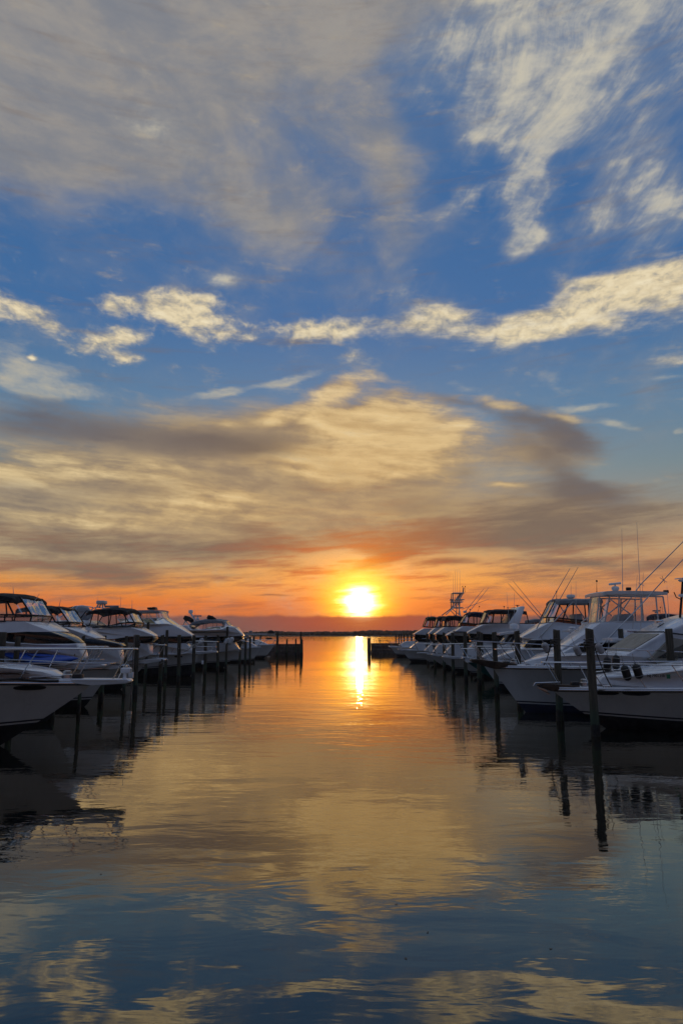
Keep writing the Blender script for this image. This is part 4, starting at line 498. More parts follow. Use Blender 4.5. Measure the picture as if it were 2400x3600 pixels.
def make_boat(d):
    h = Hull(d); rt = empty(d['name'], (d['loc'][0], d['loc'][1], 0), 0.0 if d['side'] == 'L' else math.pi)
    tag(rt, d['label'], d['kind'], 'boats moored along the left side of the fairway' if d['side'] == 'L' else 'boats moored along the right side of the fairway')
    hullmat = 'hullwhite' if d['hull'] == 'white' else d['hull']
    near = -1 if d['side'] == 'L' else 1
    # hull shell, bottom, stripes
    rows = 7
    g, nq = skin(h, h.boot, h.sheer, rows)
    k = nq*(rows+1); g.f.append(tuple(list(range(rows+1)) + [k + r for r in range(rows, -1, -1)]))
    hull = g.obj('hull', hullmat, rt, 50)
    g, nq = skin(h, lambda q: -h.D, h.boot, 4)
    k = nq*5; g.f.append(tuple(list(range(5)) + [k + r for r in range(4, -1, -1)]))
    g.obj('bottom', d['bottom'], rt, 50)
    g, _ = skin(h, lambda q: h.boot(q) + 0.05, lambda q: h.boot(q) + 0.10, 1, 0.005); g.obj('boot_stripe', 'stripe_and_shadow', rt)
    # rub rail and deck
    path = [h.pt(q, h.sheer(q) - 0.05, 1, 0.012) for q in QS[:-1]] + [(h.stem(h.zb - 0.05) + 0.02, 0, h.zb - 0.05)] + [h.pt(q, h.sheer(q) - 0.05, -1, 0.012) for q in reversed(QS[:-1])]
    Geo().tube(path, 0.032, 6).obj('rub_rail', 'steel' if d['loc'][1] < 30 else 'white', rt, 60)
    g, _ = skin(h, lambda q: h.sheer(q) - 0.105, lambda q: h.sheer(q) - 0.075, 1, 0.005); g.obj('rub_rail_shadow', 'stripe_and_shadow', rt)  # dark line painting in the shadow below the rub rail
    g = Geo(); ws = [-1, -.97, -.94, -.6, 0, .6, .94, .97, 1]
    for q in QS:
        x, y, z = h.pt(q, h.sheer(q)); y = max(y, 0.002)
        for w in ws: g.v.append((x, y*w, z + (0.035 if abs(w) == .97 else 0.0) + 0.07*min(1, y)*(1-w*w)))
    for i in range(len(QS)-1):
        for j in range(len(ws)-1): a = i*9+j; g.f.append((a, a+1, a+10, a+9))
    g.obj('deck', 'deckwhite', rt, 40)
    for x, z, rx, rz in d.get('ports', []):
        for side in (1, -1):
            g = Geo()
            for kk in range(18):
                t = 2*math.pi*kk/18; px = x + rx/2*math.copysign(abs(math.cos(t))**0.8, math.cos(t)); pz = z + rz/2*math.sin(t)
                g.v.append(h.pt(h.q_at(px, pz), pz, side, 0.012))
            g.f.append(tuple(range(18)) if side == -1 else tuple(reversed(range(18))))
            ring = Geo().tube(g.v[:18], 0.014, 5, True).obj('porthole', 'black', rt, 60); g.obj('pane', 'black', ring)
    # houses
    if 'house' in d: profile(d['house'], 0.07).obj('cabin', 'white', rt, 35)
    if 'trunk' in d: profile(d['trunk'], 0.05).obj('trunk_cabin', 'white', rt, 35)
    if 'band' in d: profile(d['band'], 0.03).obj('wrap_window', 'smoke', rt, 35)
    if 'bridge' in d: profile(d['bridge'], 0.06).obj('flybridge', 'white', rt, 35)
    if 'arch' in d: profile(d['arch'], 0.05).obj('radar_arch', 'white', rt, 35)
    if 'console' in d: profile([(x, z, 0.5) for x, z in d['console']], 0.05).obj('helm_console', 'offwhite', rt, 35)
    for mat, w, poly in d.get('wins', []):
        for side in (1, -1):
            y0, y1 = side*(w - 0.35), side*(w + 0.012)
            cx = sum(p[0] for p in poly)/len(poly)
            g = Geo().plate(poly, min(y0, y1), max(y0, y1)); g = bevelled(g, 0.01, 1)
            g.obj('side_window' if mat == 'smoke' else 'trim_band', mat, rt)
    if 'frontpanel' in d:                                   # canvas covers over the raked front windows
        (x0, z0), (x1, z1), w = d['frontpanel']
        nx, nz = (z1 - z0), (x0 - x1)
        ln = math.hypot(nx, nz); nx, nz = abs(nx)/ln, abs(nz)/ln
        for a, b in ((-1, -.34), (-.33, .33), (.34, 1)):
            g = Geo(); e = 0.02
            g.add([(x0+nx*e, a*w, z0+nz*e), (x0+nx*e, b*w, z0+nz*e), (x1+nx*e, b*w*1.08, z1+nz*e), (x1+nx*e, a*w*1.08, z1+nz*e),
                   (x0-nx*.1, a*w, z0-nz*.1), (x0-nx*.1, b*w, z0-nz*.1), (x1-nx*.1, b*w, z1-nz*.1), (x1-nx*.1, a*w, z1-nz*.1)], [(0,1,2,3), (0,4,5,1), (1,5,6,2), (2,6,7,3), (3,7,4,0)])
            g.obj('window_cover', 'beige', rt)
        wn = [(x0 - 0.55, z0 - 0.28), (x1 - 0.35, z1 - 0.12), (x1 - 0.95, z1 - 0.24), (x0 - 1.35, z0 - 0.62)]
        for side in (1, -1):
            g = Geo().plate(wn, side*1.2, side*1.535) if side == 1 else Geo().plate(wn, -1.535, -1.2)
            bevelled(g, 0.01, 1).obj('window_cover', 'beige', rt)
    # windshields and clear curtains
    for e in d.get('encl', []):
        bot = [(x, w, z) for x, z, w in e['bot']]; top = [(x, w, z) for x, z, w in e['top']]
        mir = lambda l: [(x, -y, z) for x, y, z in reversed(l)]
        B_, T_ = bot + mir(bot), top + mir(top)
        fr = Geo(); r = e['r']
        fr.tube(B_, r); fr.tube(T_, r)
        for a, b in zip(B_, T_): fr.tube([a, b], r)
        mid = ((bot[-1][0]+.0, 0, bot[-1][2]), (top[-1][0], 0, top[-1][2]))
        fro = fr.obj(e['name'], e['frame'], rt, 60)
        for i in range(len(B_)-1):
            a, b, c, t = map(Vector, (B_[i], B_[i+1], T_[i+1], T_[i]))
            # a slack sheet: 5 x 3 grid bowed a little
            gg = Geo(); nu, nv = 6, 4; nrm = (b - a).cross(t - a)
            if nrm.length < 1e-6: continue
            nrm.normalize()
            for v in range(nv+1):
                for u in range(nu+1):
                    fu, fv = u/nu, v/nv
                    p = (a*(1-fu) + b*fu)*(1-fv) + (t*(1-fu) + c*fu)*fv
                    p += nrm*(0.05 if e['pane'] == 'vinyl' else 0.02)*math.sin(math.pi*fu)*math.sin(math.pi*fv)*math.sin(7*fu + 2*fv + i)
                    gg.v.append(tuple(p))
            for v in range(nv):
                for u in range(nu): q0 = v*(nu+1)+u; gg.f.append((q0, q0+1, q0+nu+2, q0+nu+1))
            gg.obj('pane', e['pane'], fro, 80)
    for s in d.get('slab', []):
        pts, hw, th = s['pts'], s['hw'], s['th']
        # resample the outline
        P_ = []
        for i in range(len(pts)-1):
            for kk in range(3): f = kk/3; P_.append((pts[i][0]*(1-f)+pts[i+1][0]*f, pts[i][1]*(1-f)+pts[i+1][1]*f))
        P_.append(pts[-1]); g = Geo(); W = [-1, -.97, -.85, -.5, 0, .5, .85, .97, 1]; n = len(W)
        for lay in (0, 1):
            for i, (x, z) in enumerate(P_):
                taper = 1 - 0.12*(abs(2*i/(len(P_)-1) - 1)**4)
                sag = 0.02*math.sin(i*2.1)
                for w in W: g.v.append((x, w*hw*taper, z - (0.02 if s['mat'] in ('white', 'offwhite', 'grey') else 0.10)*hw*abs(w)**3 - (th if lay else 0) + sag*(1-w*w)))
        m = len(P_)
        for i in range(m-1):
            for j in range(n-1):
                a = i*n+j; g.f.append((a, a+n, a+n+1, a+1)); b = a+m*n; g.f.append((b, b+1, b+n+1, b+n))
            for j in (0, n-1):
                a = i*n+j; g.f.append((a, a+m*n, a+m*n+n, a+n))
        for i in (0, m-1):
            for j in range(n-1): a = i*n+j; g.f.append((a, a+1, a+1+m*n, a+m*n))
        bm = bmesh.new(); vs = [bm.verts.new(v) for v in g.v]
        for f in g.f: bm.faces.new([vs[i] for i in f])
        bmesh.ops.recalc_face_normals(bm, faces=bm.faces)
        g.f = [tuple(v.index for v in f.verts) for f in bm.faces]; bm.verts.index_update()
        g.f = [tuple(v.index for v in f.verts) for f in bm.faces]; bm.free()
        hard = s['mat'] in ('white', 'offwhite', 'grey')
        g.obj('hardtop' if hard else 'canopy', s['mat'], rt, 45)
    # bow rail
    if d.get('rail'):
        r = d['rail']; tx, tz = r['tip']; xa = r['aft']; tw = 0.20
        def rail_pt(x, f):
            w = h.deckhalf(min(x, -0.02)) - 0.09 if x < -0.6 else None
            if w is None:
                w0 = max(h.deckhalf(-0.6) - 0.09, tw); t = clampf((x + 0.6)/(tx + 0.6), 0, 1); w = w0 + (tw - w0)*t
            zz = tz + (r['za'] - tz)*clampf((x - tx)/(xa - tx), 0, 1); zd = h.deckz(x) if x < 0 else h.zb
            return w, zd + (zz - zd)*f
        def run(f, x0, x1):
            xs = [x0 + (x1 - x0)*i/16 for i in range(17)]; port = []
            for x in xs: w, z = rail_pt(x, f); port.append((x, w, z))
            return port
        top = run(1.0, xa, tx); w0, _ = rail_pt(xa, 1); full = [(xa - 0.25, w0, h.deckz(xa) + 0.02)] + top
        full = full + [(x, -y, z) for x, y, z in reversed(full)]
        rad = 0.016 if d['loc'][1] < 40 else 0.02
        rail = Geo().tube(full, rad*1.25, 6).obj('bow_rail', 'steel', rt, 60)
        if r.get('mid'):
            mx = r['mid'][0]; w_, z1 = rail_pt(mx, 1.0); zd = h.deckz(mx) if mx < 0 else h.zb
            f = clampf((r['mid'][1] - zd)/max(z1 - zd, .1), .3, .7); m = run(f, xa, mx); m = m + [(x, -y, z) for x, y, z in reversed(m)]
            Geo().tube(m, rad*0.9, 6).obj('mid_rail', 'steel', rt, 60)
        x = tx - 0.12; lean = 0.42
        while x > xa:
            for side in (1, -1):
                w, z = rail_pt(x, 1.0); xb = x - lean
                if xb > -0.25: wb, zb_ = 0.20, h.zb + 0.02
                else: wb = max(h.deckhalf(xb) - 0.10, 0.05); zb_ = h.deckz(xb)
                Geo().tube([(xb, side*wb, zb_), (x, side*w, z)], rad, 6).obj('stanchion', 'steel', rt, 60)
            x -= r['step']
    if d.get('pulpit'):
        px, pz = d['pulpit']['tip']; hw = d['pulpit'].get('hw', 0.27)
        g = profile([(-0.9, h.zb + 0.02, hw*1.2), (-0.9, h.zb + 0.09, hw*1.2), (px*0.6, pz + 0.05, hw), (px - 0.06, pz + 0.05, hw*.8), (px, pz - 0.01, hw*.7), (px - 0.10, pz - 0.07, hw*.7), (0.0, min(pz, h.zb) - 0.09, hw)], 0.03)
        g.obj('pulpit', d['pulpit']['mat'], rt, 35)
        if d.get('anchor'):
            g = Geo().tube([(px - 0.75, 0, pz + 0.09), (px + 0.05, 0, pz + 0.06), (px + 0.10, 0, pz - 0.03)], 0.028, 6)
            g.plate([(px + 0.14, pz - 0.02), (px + 0.02, pz - 0.06), (px - 0.42, pz - 0.34), (px - 0.30, pz - 0.16)], -0.015, 0.015)
            g.add([(px+.1, 0, pz-.04), (px-.35, .16, pz-.24), (px-.40, 0, pz-.30), (px-.35, -.16, pz-.24)], [(0,1,2), (0,2,3), (0,3,2), (0,2,1)])
            g.obj('anchor', 'alloy', rt, 40)
            Geo().tube([(px - 0.12, -hw*1.0, pz - 0.02), (px - 0.12, hw*1.0, pz - 0.02)], 0.05, 8).obj('bow_roller', 'black', rt, 50)
    if 'windlass' in d:
        x, z = d['windlass']; z0 = h.deckz(x) + 0.05
        Geo().lathe([(0.14, 0), (0.14, 0.10), (0.10, 0.13), (0.11, 0.2), (0.06, 0.22)], 12, (x, 0, z0)).obj('windlass', 'alloy', rt, 40)
        bevelled(Geo().box((x + 0.3, 0, z0 + 0.06), (0.26, 0.2, 0.13)), 0.02).obj('windlass_motor', 'black', rt, 40)
    if 'handrail' in d:
        for side in (1, -1):
            Geo().tube([(x, side*w, z) for x, z, w in d['handrail']], 0.014, 6).obj('grab_rail', 'steel', rt, 60)
    if 'spot' in d:
        x, z = d['spot']; z0 = d['pulpit']['tip'][1] + 0.04 if d.get('pulpit') and x > 0 else z - 0.12
        st = Geo().lathe([(0.07, 0), (0.05, 0.03), (0.045, 0.14), (0.06, 0.16)], 10, (x, 0, z0)).obj('spotlight', 'white', rt, 40)
        bevelled(Geo().box((x + 0.03, 0, z0 + 0.23), (0.27, 0.2, 0.15)), 0.04, 3).obj('lamp_head', 'white' if x > 0 else 'steel', st, 40)
        Geo().box((x + 0.168, 0, z0 + 0.23), (0.012, 0.15, 0.10)).obj('lens', 'light_lens', st)
    if 'light' in d:
        x, z = d['light']; g = Geo().lathe([(0.05, 0), (0.05, 0.1)], 10, (x, 0, z - 0.03)); g.box((x, 0, z + 0.12), (0.2, 0.16, 0.12)); g.obj('deck_light', 'white', rt, 40)
    if 'hatch' in d:
        x, z = d['hatch']; bevelled(Geo().add([(x-.3,-.3,z+.02),(x+.3,-.3,z+.02),(x+.3,.3,z+.02),(x-.3,.3,z+.02),(x-.36,-.3,z+.18),(x+.2,-.3,z+.22),(x+.2,.3,z+.22),(x-.36,.3,z+.18)], [(3,2,1,0),(4,5,6,7),(0,1,5,4),(1,2,6,5),(2,3,7,6),(3,0,4,7)]), .02).obj('roof_hatch', 'black', rt)
    if 'brow' in d:
        (x0, z0), (x1, z1) = d['brow']; Geo().tube([(x0, 1.4, z0), (x0, -1.4, z0)], 0.03).obj('visor_seam', 'black', rt, 60); Geo().tube([(x0, 1.47, z0 - .02), (x1, 1.53, z1)], 0.03).obj('visor_seam', 'black', rt, 60)
    # spars
    for nm, mat, r, pts, both in d.get('tubes', []):
        for side in ((1, -1) if both else (1,)):
            pp = [(x, side*y, z) for x, z, y in pts]
            rr = [r*(1 - 0.55*i/(len(pp)-1)) for i in range(len(pp))] if nm == 'outrigger' else r
            Geo().tube(pp, rr, 6).obj(nm, mat, rt, 60)
    for (x0, z0), (x1, z1), y in d.get('ant', []):
        g = Geo().tube([(x0, y, z0), (x0 + (x1-x0)*.12, y, z0 + (z1-z0)*.12)], 0.022, 6); g.tube([(x0 + (x1-x0)*.12, y, z0 + (z1-z0)*.12), (x1, y, z1)], [0.014, 0.006], 5)
        if z1 - z0 < 0.62 and d['side'] == 'R': g.lathe([(0.02, -0.05), (0.045, -0.03), (0.045, 0.03), (0.0, 0.05)], 8, (x1, y, z1))
        g.obj('antenna', 'offwhite' if z1 - z0 > 0.62 or d['side'] == 'L' else 'black', rt, 60)
    for a in d.get('radar', []):
        (x, z), (xt, zt), w = a['at'], a['top'], a['w']; H_ = zt - z
        if a['kind'] == 'dome': Geo().lathe([(w*.55, 0), (w*.6, H_*.15), (w, H_*.25), (w, H_*.7), (w*.85, H_*.92), (w*.4, H_)], 16, (x, 0, z)).obj('radome', 'white', rt, 40)
        elif a['kind'] == 'box':
            Geo().lathe([(w*.55, 0), (w*.5, H_*.3)], 12, (x, 0, z)).obj('radome_base', 'white', rt, 40)
            Geo().lathe([(w*.9, H_*.3), (w, H_*.4), (w*1.02, H_*.8), (w*.92, H_*.95), (w*.5, H_)], 20, (x, 0, z)).obj('radome', 'white', rt, 40)
        elif a['kind'] == 'dish': Geo().lathe([(.04, 0), (.04, H_*.6), (w, H_*.75), (w, H_*.95), (.05, H_)], 14, (x, 0, z)).obj('satellite_antenna', 'black', rt, 40)
        elif a['kind'] == 'bar':
            b = Geo().lathe([(.12, 0), (.16, H_*.35), (.06, H_*.55), (.05, H_*.8)], 12, (x, 0, z)).obj('radar_scanner', 'white', rt, 40)
            bevelled(Geo().box((x, 0, zt - .03), (w*2, .14, .11)), .02).obj('scanner_bar', 'grey', b, 40)
        elif a['kind'] == 'open':
            b = Geo().lathe([(w*.42, 0), (w*.45, H_*.15), (w*.6, H_*.28), (w*.6, H_*.42), (w*.45, H_*.55), (w*.12, H_*.6), (w*.12, H_*.72)], 16, (x, 0, z)).obj('radar_scanner', 'white', rt, 40)
            bar = bevelled(Geo().box((0, 0, 0), (w*2, .2, H_*.24)), .05, 3).obj('scanner_bar', 'white', b, 40); bar.location = (x, 0, z + H_*.84); bar.rotation_euler = (0, R(6), R(12))
        else:
            g = Geo()
            for sx in (-.28, .22): g.tube([(x+sx*.7, -.2, z), (x+sx*.4, -.15, zt - .15)], .045); g.tube([(x+sx*.7, .2, z), (x+sx*.4, .15, zt - .15)], .045)
            b = g.obj('radar_stand', 'offwhite', rt, 60); bevelled(Geo().box((x, 0, zt - .08), (w*2, .6, .2)), .05).obj('radar_housing', 'offwhite', b, 40)
    for (x, z), w in d.get('box', []): bevelled(Geo().box((x, .6, z), (w*2.2, w*1.6, w*1.5)), .03).obj('floodlight', 'black', rt, 40)
    for (x0, z0), (x1, z1), r, y in d.get('cover', []):
        Geo().tube([(x0 - .1, y, z0 - .1), (x0, y, z0), ((x0+x1)/2, y, (z0+z1)/2 + .08), (x1, y, z1), (x1 + .08, y, z1 - .1)], [r*.5, r, r*.8, r*.75, r*.35], 9).obj('covered_winch', 'canvas', rt, 60)
    for (x0, z0), (x1, z1), w in d.get('platform', []):
        g = Geo(); xa_, xb_ = min(x0, x1), max(x0, x1); c = 0.045
        for y in (-w, w): g.tube([(xa_, y, z0), (xb_, y, z0)], c)
        for x in (xa_, xb_): g.tube([(x, -w, z0), (x, w, z0)], c)
        g.box(((xa_+xb_)/2, 0, z0 - .02), (xb_-xa_, 2*w, .05)); g.obj('tower_platform', 'alloy', rt, 60)
    for s, (x0, z0), (x1, z1), y, mat in d.get('text', []):
        cu = bpy.data.curves.new('lettering', 'FONT'); cu.body = s; cu.size = 1.0; cu.extrude = 0.01; cu.offset = 0.015
        to = bpy.data.objects.new('tmp', cu); COL.objects.link(to); dg = bpy.context.evaluated_depsgraph_get(); m = bpy.data.meshes.new_from_object(to.evaluated_get(dg)); bpy.data.objects.remove(to)
        xs = [v.co.x for v in m.vertices]; ys = [v.co.y for v in m.vertices]; kx = abs(x1 - x0)/(max(xs) - min(xs)); kz = abs(z1 - z0)/(max(ys) - min(ys))
        for v in m.vertices: v.co = Vector((x0 - (v.co.x - min(xs))*kx, y + v.co.z*0.3, z0 + (v.co.y - min(ys))*kz))
        m.materials.clear(); m.materials.append(MAT[mat]); mesh_obj('lettering', None, None, mat, rt, mesh=m)
    if 'sticker' in d:
        x, z = d['sticker']; Geo().box((x, 1.235, z), (.11, .01, .13)).obj('registration_sticker', 'sticker', rt)
    return rt, h
BUILT = [make_boat(d) for d in BOATS]
for rt, h in BUILT[:14]:      # mooring cleats on the foredeck
    for side in (1, -1):
        x = -1.6; y = side*(h.deckhalf(x) - 0.16); z = h.deckz(x) + 0.03
        Geo().tube([(x-.14, y, z+.06), (x+.14, y, z+.06)], .018).tube([(x-.05, y, z), (x-.05, y, z+.06)], .018).tube([(x+.05, y, z), (x+.05, y, z+.06)], .018).obj('cleat', 'steel', rt, 60)

# ------------------------------------------------------------------ pilings
ORD = ['first','second','third','fourth','fifth','sixth','seventh','eighth','ninth','tenth','eleventh','twelfth','thirteenth','fourteenth','fifteenth','sixteenth','seventeenth','eighteenth','nineteenth','twentieth']
def piling(X, Y, z, r, label, group, rnd):
    rt = empty('piling', (X, Y, 0)); tag(rt, label, 'piling', group)
    g = Geo(); n = 12; lean = (rnd.uniform(-.02, .02), rnd.uniform(-.02, .02)); prof = [-0.6, 0.0, 0.45, 1.0, 1.6, 2.2, z - 0.1, z - 0.02, z]
    tilt = rnd.uniform(-.04, .04)
    for i, q in enumerate(prof):
        rr = r*(1.06 - 0.05*max(q, 0)/z)*(0.93 if i == len(prof)-1 else 1)
        for k in range(n):
            t = 2*math.pi*k/n; w = rr*(1 + 0.05*math.sin(3*t + X*7 + q*0.6) + rnd.uniform(-.025, .025))
            g.v.append((lean[0]*q + w*math.cos(t), lean[1]*q + w*math.sin(t), q + (tilt*math.cos(t) if i >= len(prof)-2 else 0)))
    for i in range(len(prof)-1):
        for k in range(n): l = (k+1) % n; g.f.append((i*n+k, i*n+l, (i+1)*n+l, (i+1)*n+k))
    g.f.append(tuple((len(prof)-1)*n+k for k in range(n)))
    g.obj('shaft', 'piling', rt, 50)
    b = Geo(); lv = [-0.5, 0.1, 0.28, 0.36 + rnd.uniform(0, .1)]
    for i, q in enumerate(lv):
        for k in range(14):
            t = 2*math.pi*k/14; w = r*(1.13 if i < 3 else 1.02)*(1 + rnd.uniform(-.05, .05)); b.v.append((lean[0]*q + w*math.cos(t), lean[1]*q + w*math.sin(t), q + (rnd.uniform(-.05, .05) if i == 3 else 0)))
    for i in range(3):
        for k in range(14): l = (k+1) % 14; b.f.append((i*14+k, i*14+l, (i+1)*14+l, (i+1)*14+k))
    b.obj('growth_band', 'growth', rt, 60)
    return rt
rnd = random.Random(11); cnt = {}; PIL = []
for row, X, Y, z, r in PILINGS:
    i = cnt.get(row, 0); cnt[row] = i + 1
    if row in ('left', 'right'): lab = f'thick wooden piling, {ORD[i]} from the camera in the {row} row'
    else: lab = f'thinner wooden post among the {row.split()[0]} hand boats, {ORD[i]} from the camera'
    PIL.append(piling(X + rnd.uniform(-.05, .05), Y, z, r, lab, f'pilings of the {row}', rnd))

# ------------------------------------------------------------------ ropes
def sag_rope(a, b, sag, r, label, mat='rope', name='mooring_line', wraps=None):
    a, b = Vector(a), Vector(b); n = 14; pts = []
    for i in range(n+1):
        t = i/n; p = a.lerp(b, t); p.z -= sag*4*t*(1-t); pts.append(p)
    o = Geo().tube([p - a for p in pts], r, 6)
    if wraps:
        (cx, cy, z0, z1, rr, turns) = wraps; q = []
        for i in range(int(turns*10)+1):
            t = i/10*2*math.pi; q.append(Vector((cx + rr*math.cos(t), cy + rr*math.sin(t), z0 + (z1-z0)*i/(turns*10) + 0.02*math.sin(i*1.7))) - a)
        o.tube(q, r, 6)
    o = o.obj(name, mat, None, 60); o.location = a; tag(o, label, 'rope', 'mooring lines'); return o
def wp(bi, x, y, z):
    rt, h = BUILT[bi]; s = 1 if rt.rotation_euler.z < 1 else -1; return (rt.location.x + s*x, rt.location.y + s*y, z)
def pil(row, i): return [p for p in PILINGS if p[0] == row][i]
def tie(bi, x, y, row, i, sag, label, r=.02, mat='rope', hz=None):
    rt, h = BUILT[bi]; p = pil(row, i); z = hz or p[3] - 0.45
    a = wp(bi, x, y, h.deckz(x) + 0.09)
    sag_rope(a, (p[1] + (p[4]+.02)*(1 if a[0] > p[1] else -1), p[2], z), sag, r, label, mat, wraps=(p[1], p[2], z - 0.12, z + 0.16, p[4] + 0.025, 4))
tie(8, -1.6, 1.0, 'right', 0, 0.12, 'dark line wrapped round the nearest right piling, led to the numbered cruiser')
tie(9, -1.7, 1.2, 'right', 1, 0.10, 'dark line wrapped round the second right piling, led to the teak pulpit boat')
tie(9, -1.7, -1.2, 'right', 2, 0.15, 'dark line round the third right piling, led to the teak pulpit boat')
tie(3, -1.6, -1.2, 'left', 3, 0.12, 'dark line wrapped round the fourth left piling, led to the aft cabin yacht')
tie(3, -1.6, 1.2, 'left', 4, 0.35, 'dark line wrapped round the fifth left piling, led to the aft cabin yacht')
tie(4, -1.6, -1.2, 'left', 6, 0.2, 'pale line tied low on the seventh left piling', .022, 'paleropes', 2.1)
tie(13, -1.6, 1.0, 'right', 6, 0.15, 'dark line on the seventh right piling, led to the arch cruiser')
tie(12, -1.6, 1.0, 'right', 4, 0.15, 'dark line on the fifth right piling, led to the teal boat')
tie(1, -1.6, -1.0, 'left', 1, 0.18, 'dark line on the second left piling, led to the kayak cruiser')
tie(2, -1.6, 1.0, 'left', 2, 0.2, 'dark line on the third left piling, led to the second canopy cruiser')
tie(5, -1.6, -1.2, 'left', 8, 0.2, 'dark line on the ninth left piling, led to the dome mast yacht')
tie(14, -1.6, 1.0, 'right', 7, 0.2, 'dark line on the eighth right piling, led to the navy canopy cruiser')
tie(11, -1.6, 1.2, 'right', 3, 0.2, 'dark line on the fourth right piling, led to the brown screen boat')
tie(15, -1.6, 1.0, 'right', 8, 0.2, 'dark line on the ninth right piling, led to the tuna tower boat')
p5, p6 = pil('left', 5), pil('left', 6)
sag_rope((p5[1], p5[2] - .16, 2.05), (p6[1], p6[2] - .16, 2.2), 0.12, .022, 'pale slack line between the sixth and seventh left pilings', 'paleropes')
rt, h = BUILT[0]
def deck_line():
    pts = []
    for i in range(15):
        x = -5.2 + 4.4*i/14; q = h.q_at(x, h.deckz(x)); p = h.pt(q, h.sheer(q) + 0.03, -1, 0.02); pts.append(wp(0, p[0], p[1], p[2] + 0.02*math.sin(i*1.3)))
    a = Vector(pts[0]); pts = [(a.x - 0.5, a.y - 0.05, 1.15)] + pts
    a = Vector(pts[0]); o = Geo().tube([Vector(p) - a for p in pts], .032, 6).obj('mooring_line', 'rubber', None, 60); o.location = a
    tag(o, 'thick black dock line along the deck edge of the nearest left boat', 'rope', 'mooring lines')
deck_line()

# ------------------------------------------------------------------ things carried on the boats
def fender(loc, length, r, tilt, label, mat='rubber', group='dark fenders on the numbered cruiser', rope=0.35):
    rt = empty('fender', loc); tag(rt, label, 'fender', group); rt.rotation_euler = (tilt[0], tilt[1], 0)
    pr = [(r*.25, -length/2 - r*.2), (r*.6, -length/2 - r*.05), (r*.92, -length/2 + r*.35), (r, -length/2 + r*.7), (r, length/2 - r*.7), (r*.92, length/2 - r*.35), (r*.6, length/2 + r*.05), (r*.25, length/2 + r*.2)]
    Geo().lathe(pr, 14).obj('body', mat, rt, 50)
    Geo().tube([(0, 0, length/2 + r*.1), (r*.2, 0, length/2 + r*.5), (0, 0, length/2 + r*.9), (-r*.2, 0, length/2 + r*.5)], .012, 5, True).obj('eye', mat, rt, 60)
    for z in (-length*.3, length*.3): Geo().tube([(r*1.03*math.cos(2*math.pi*k/14), r*1.03*math.sin(2*math.pi*k/14), z) for k in range(14)], .008, 5, True).obj('band', 'paleropes', rt, 60)
    Geo().tube([(0, 0, length/2 + r*.8), (0.02, 0, length/2 + rope)], .008, 5).obj('lanyard', 'paleropes', rt, 60)
for (x, y, z), ti, lab in [((7.92, 22.6, 2.02), (0.05, 0.05), 'dark fender standing upright on the numbered cruiser, leftmost of its four'), ((8.49, 23.4, 2.06), (-0.05, 0.1), 'dark fender standing upright on the numbered cruiser, second of its four from the left'),
                           ((8.18, 21.75, 1.80), (0.1, -0.28), 'dark fender leaning on the near rail, left one of the lower pair'), ((8.52, 21.72, 1.85), (0.1, -0.30), 'dark fender leaning on the near rail, closest to the registration number')]:
    fender((x, y, z), 0.42, 0.125, ti, lab)
for (x, y, z), lab in [((7.91, 25.55, 2.38), 'flat grey fender tilted on the rail of the teak pulpit boat, beside the near piling'), ((8.74, 25.6, 2.46), 'flat grey fender farther aft on the rail of the teak pulpit boat'), ((6.86, 25.85, 2.48), 'flat grey fender close to the second right piling')]:
    fender((x, y, z), 0.36, 0.12, (0.15, -0.45), lab, 'vinylgrey', 'grey fenders on the teak pulpit boat')
for (x, y, z), lab in [((-11.2, 60.35, 2.36), 'white fender on the dome mast yacht bow rail, closest to the bow'), ((-11.55, 60.3, 2.33), 'white fender on the dome mast yacht bow rail, touching the foremost one'), ((-13.8, 60.3, 2.3), 'white fender hung farther aft on the dome mast yacht')]:
    fender((x, y, z), 0.62, 0.21, (0.0, 0.5), lab, 'offwhite', 'white fenders on the dome mast yacht')
def kayak():
    rt = empty('kayak', (-10.75, 23.25, 2.16), R(-2)); rt.rotation_euler = (R(14), R(3.5), R(-2)); tag(rt, 'blue plastic kayak lying on the foredeck behind the chrome rail', 'kayak')
    g = Geo(); n = 17; m = 12
    for i in range(n):
        t = -1 + 2*i/(n-1); w = 0.36*(1 - abs(t)**2.2)**0.8 + 0.012; hgt = 0.15*(1 - abs(t)**3) + 0.02; rise = 0.10*t*t
        for k in range(m):
            a = 2*math.pi*k/m; g.v.append((1.32*t, w*math.cos(a), rise + hgt*math.sin(a)*(0.8 if math.sin(a) > 0 else 1.0)))
    for i in range(n-1):
        for k in range(m): l = (k+1) % m; g.f.append((i*m+k, i*m+l, (i+1)*m+l, (i+1)*m+k))
    g.f += [tuple(reversed(range(m))), tuple((n-1)*m+k for k in range(m))]
    g.obj('shell', 'kayak', rt, 60)
    Geo().tube([(0.42*math.cos(2*math.pi*k/20), 0.2*math.sin(2*math.pi*k/20), 0.12) for k in range(20)], .022, 6, True).obj('cockpit_rim', 'black', rt, 60)
    for s in (-1.2, 1.2): Geo().tube([(s, -.03, .19), (s, 0, .24), (s, .03, .19)], .012, 5).obj('carry_handle', 'black', rt, 60)
kayak()
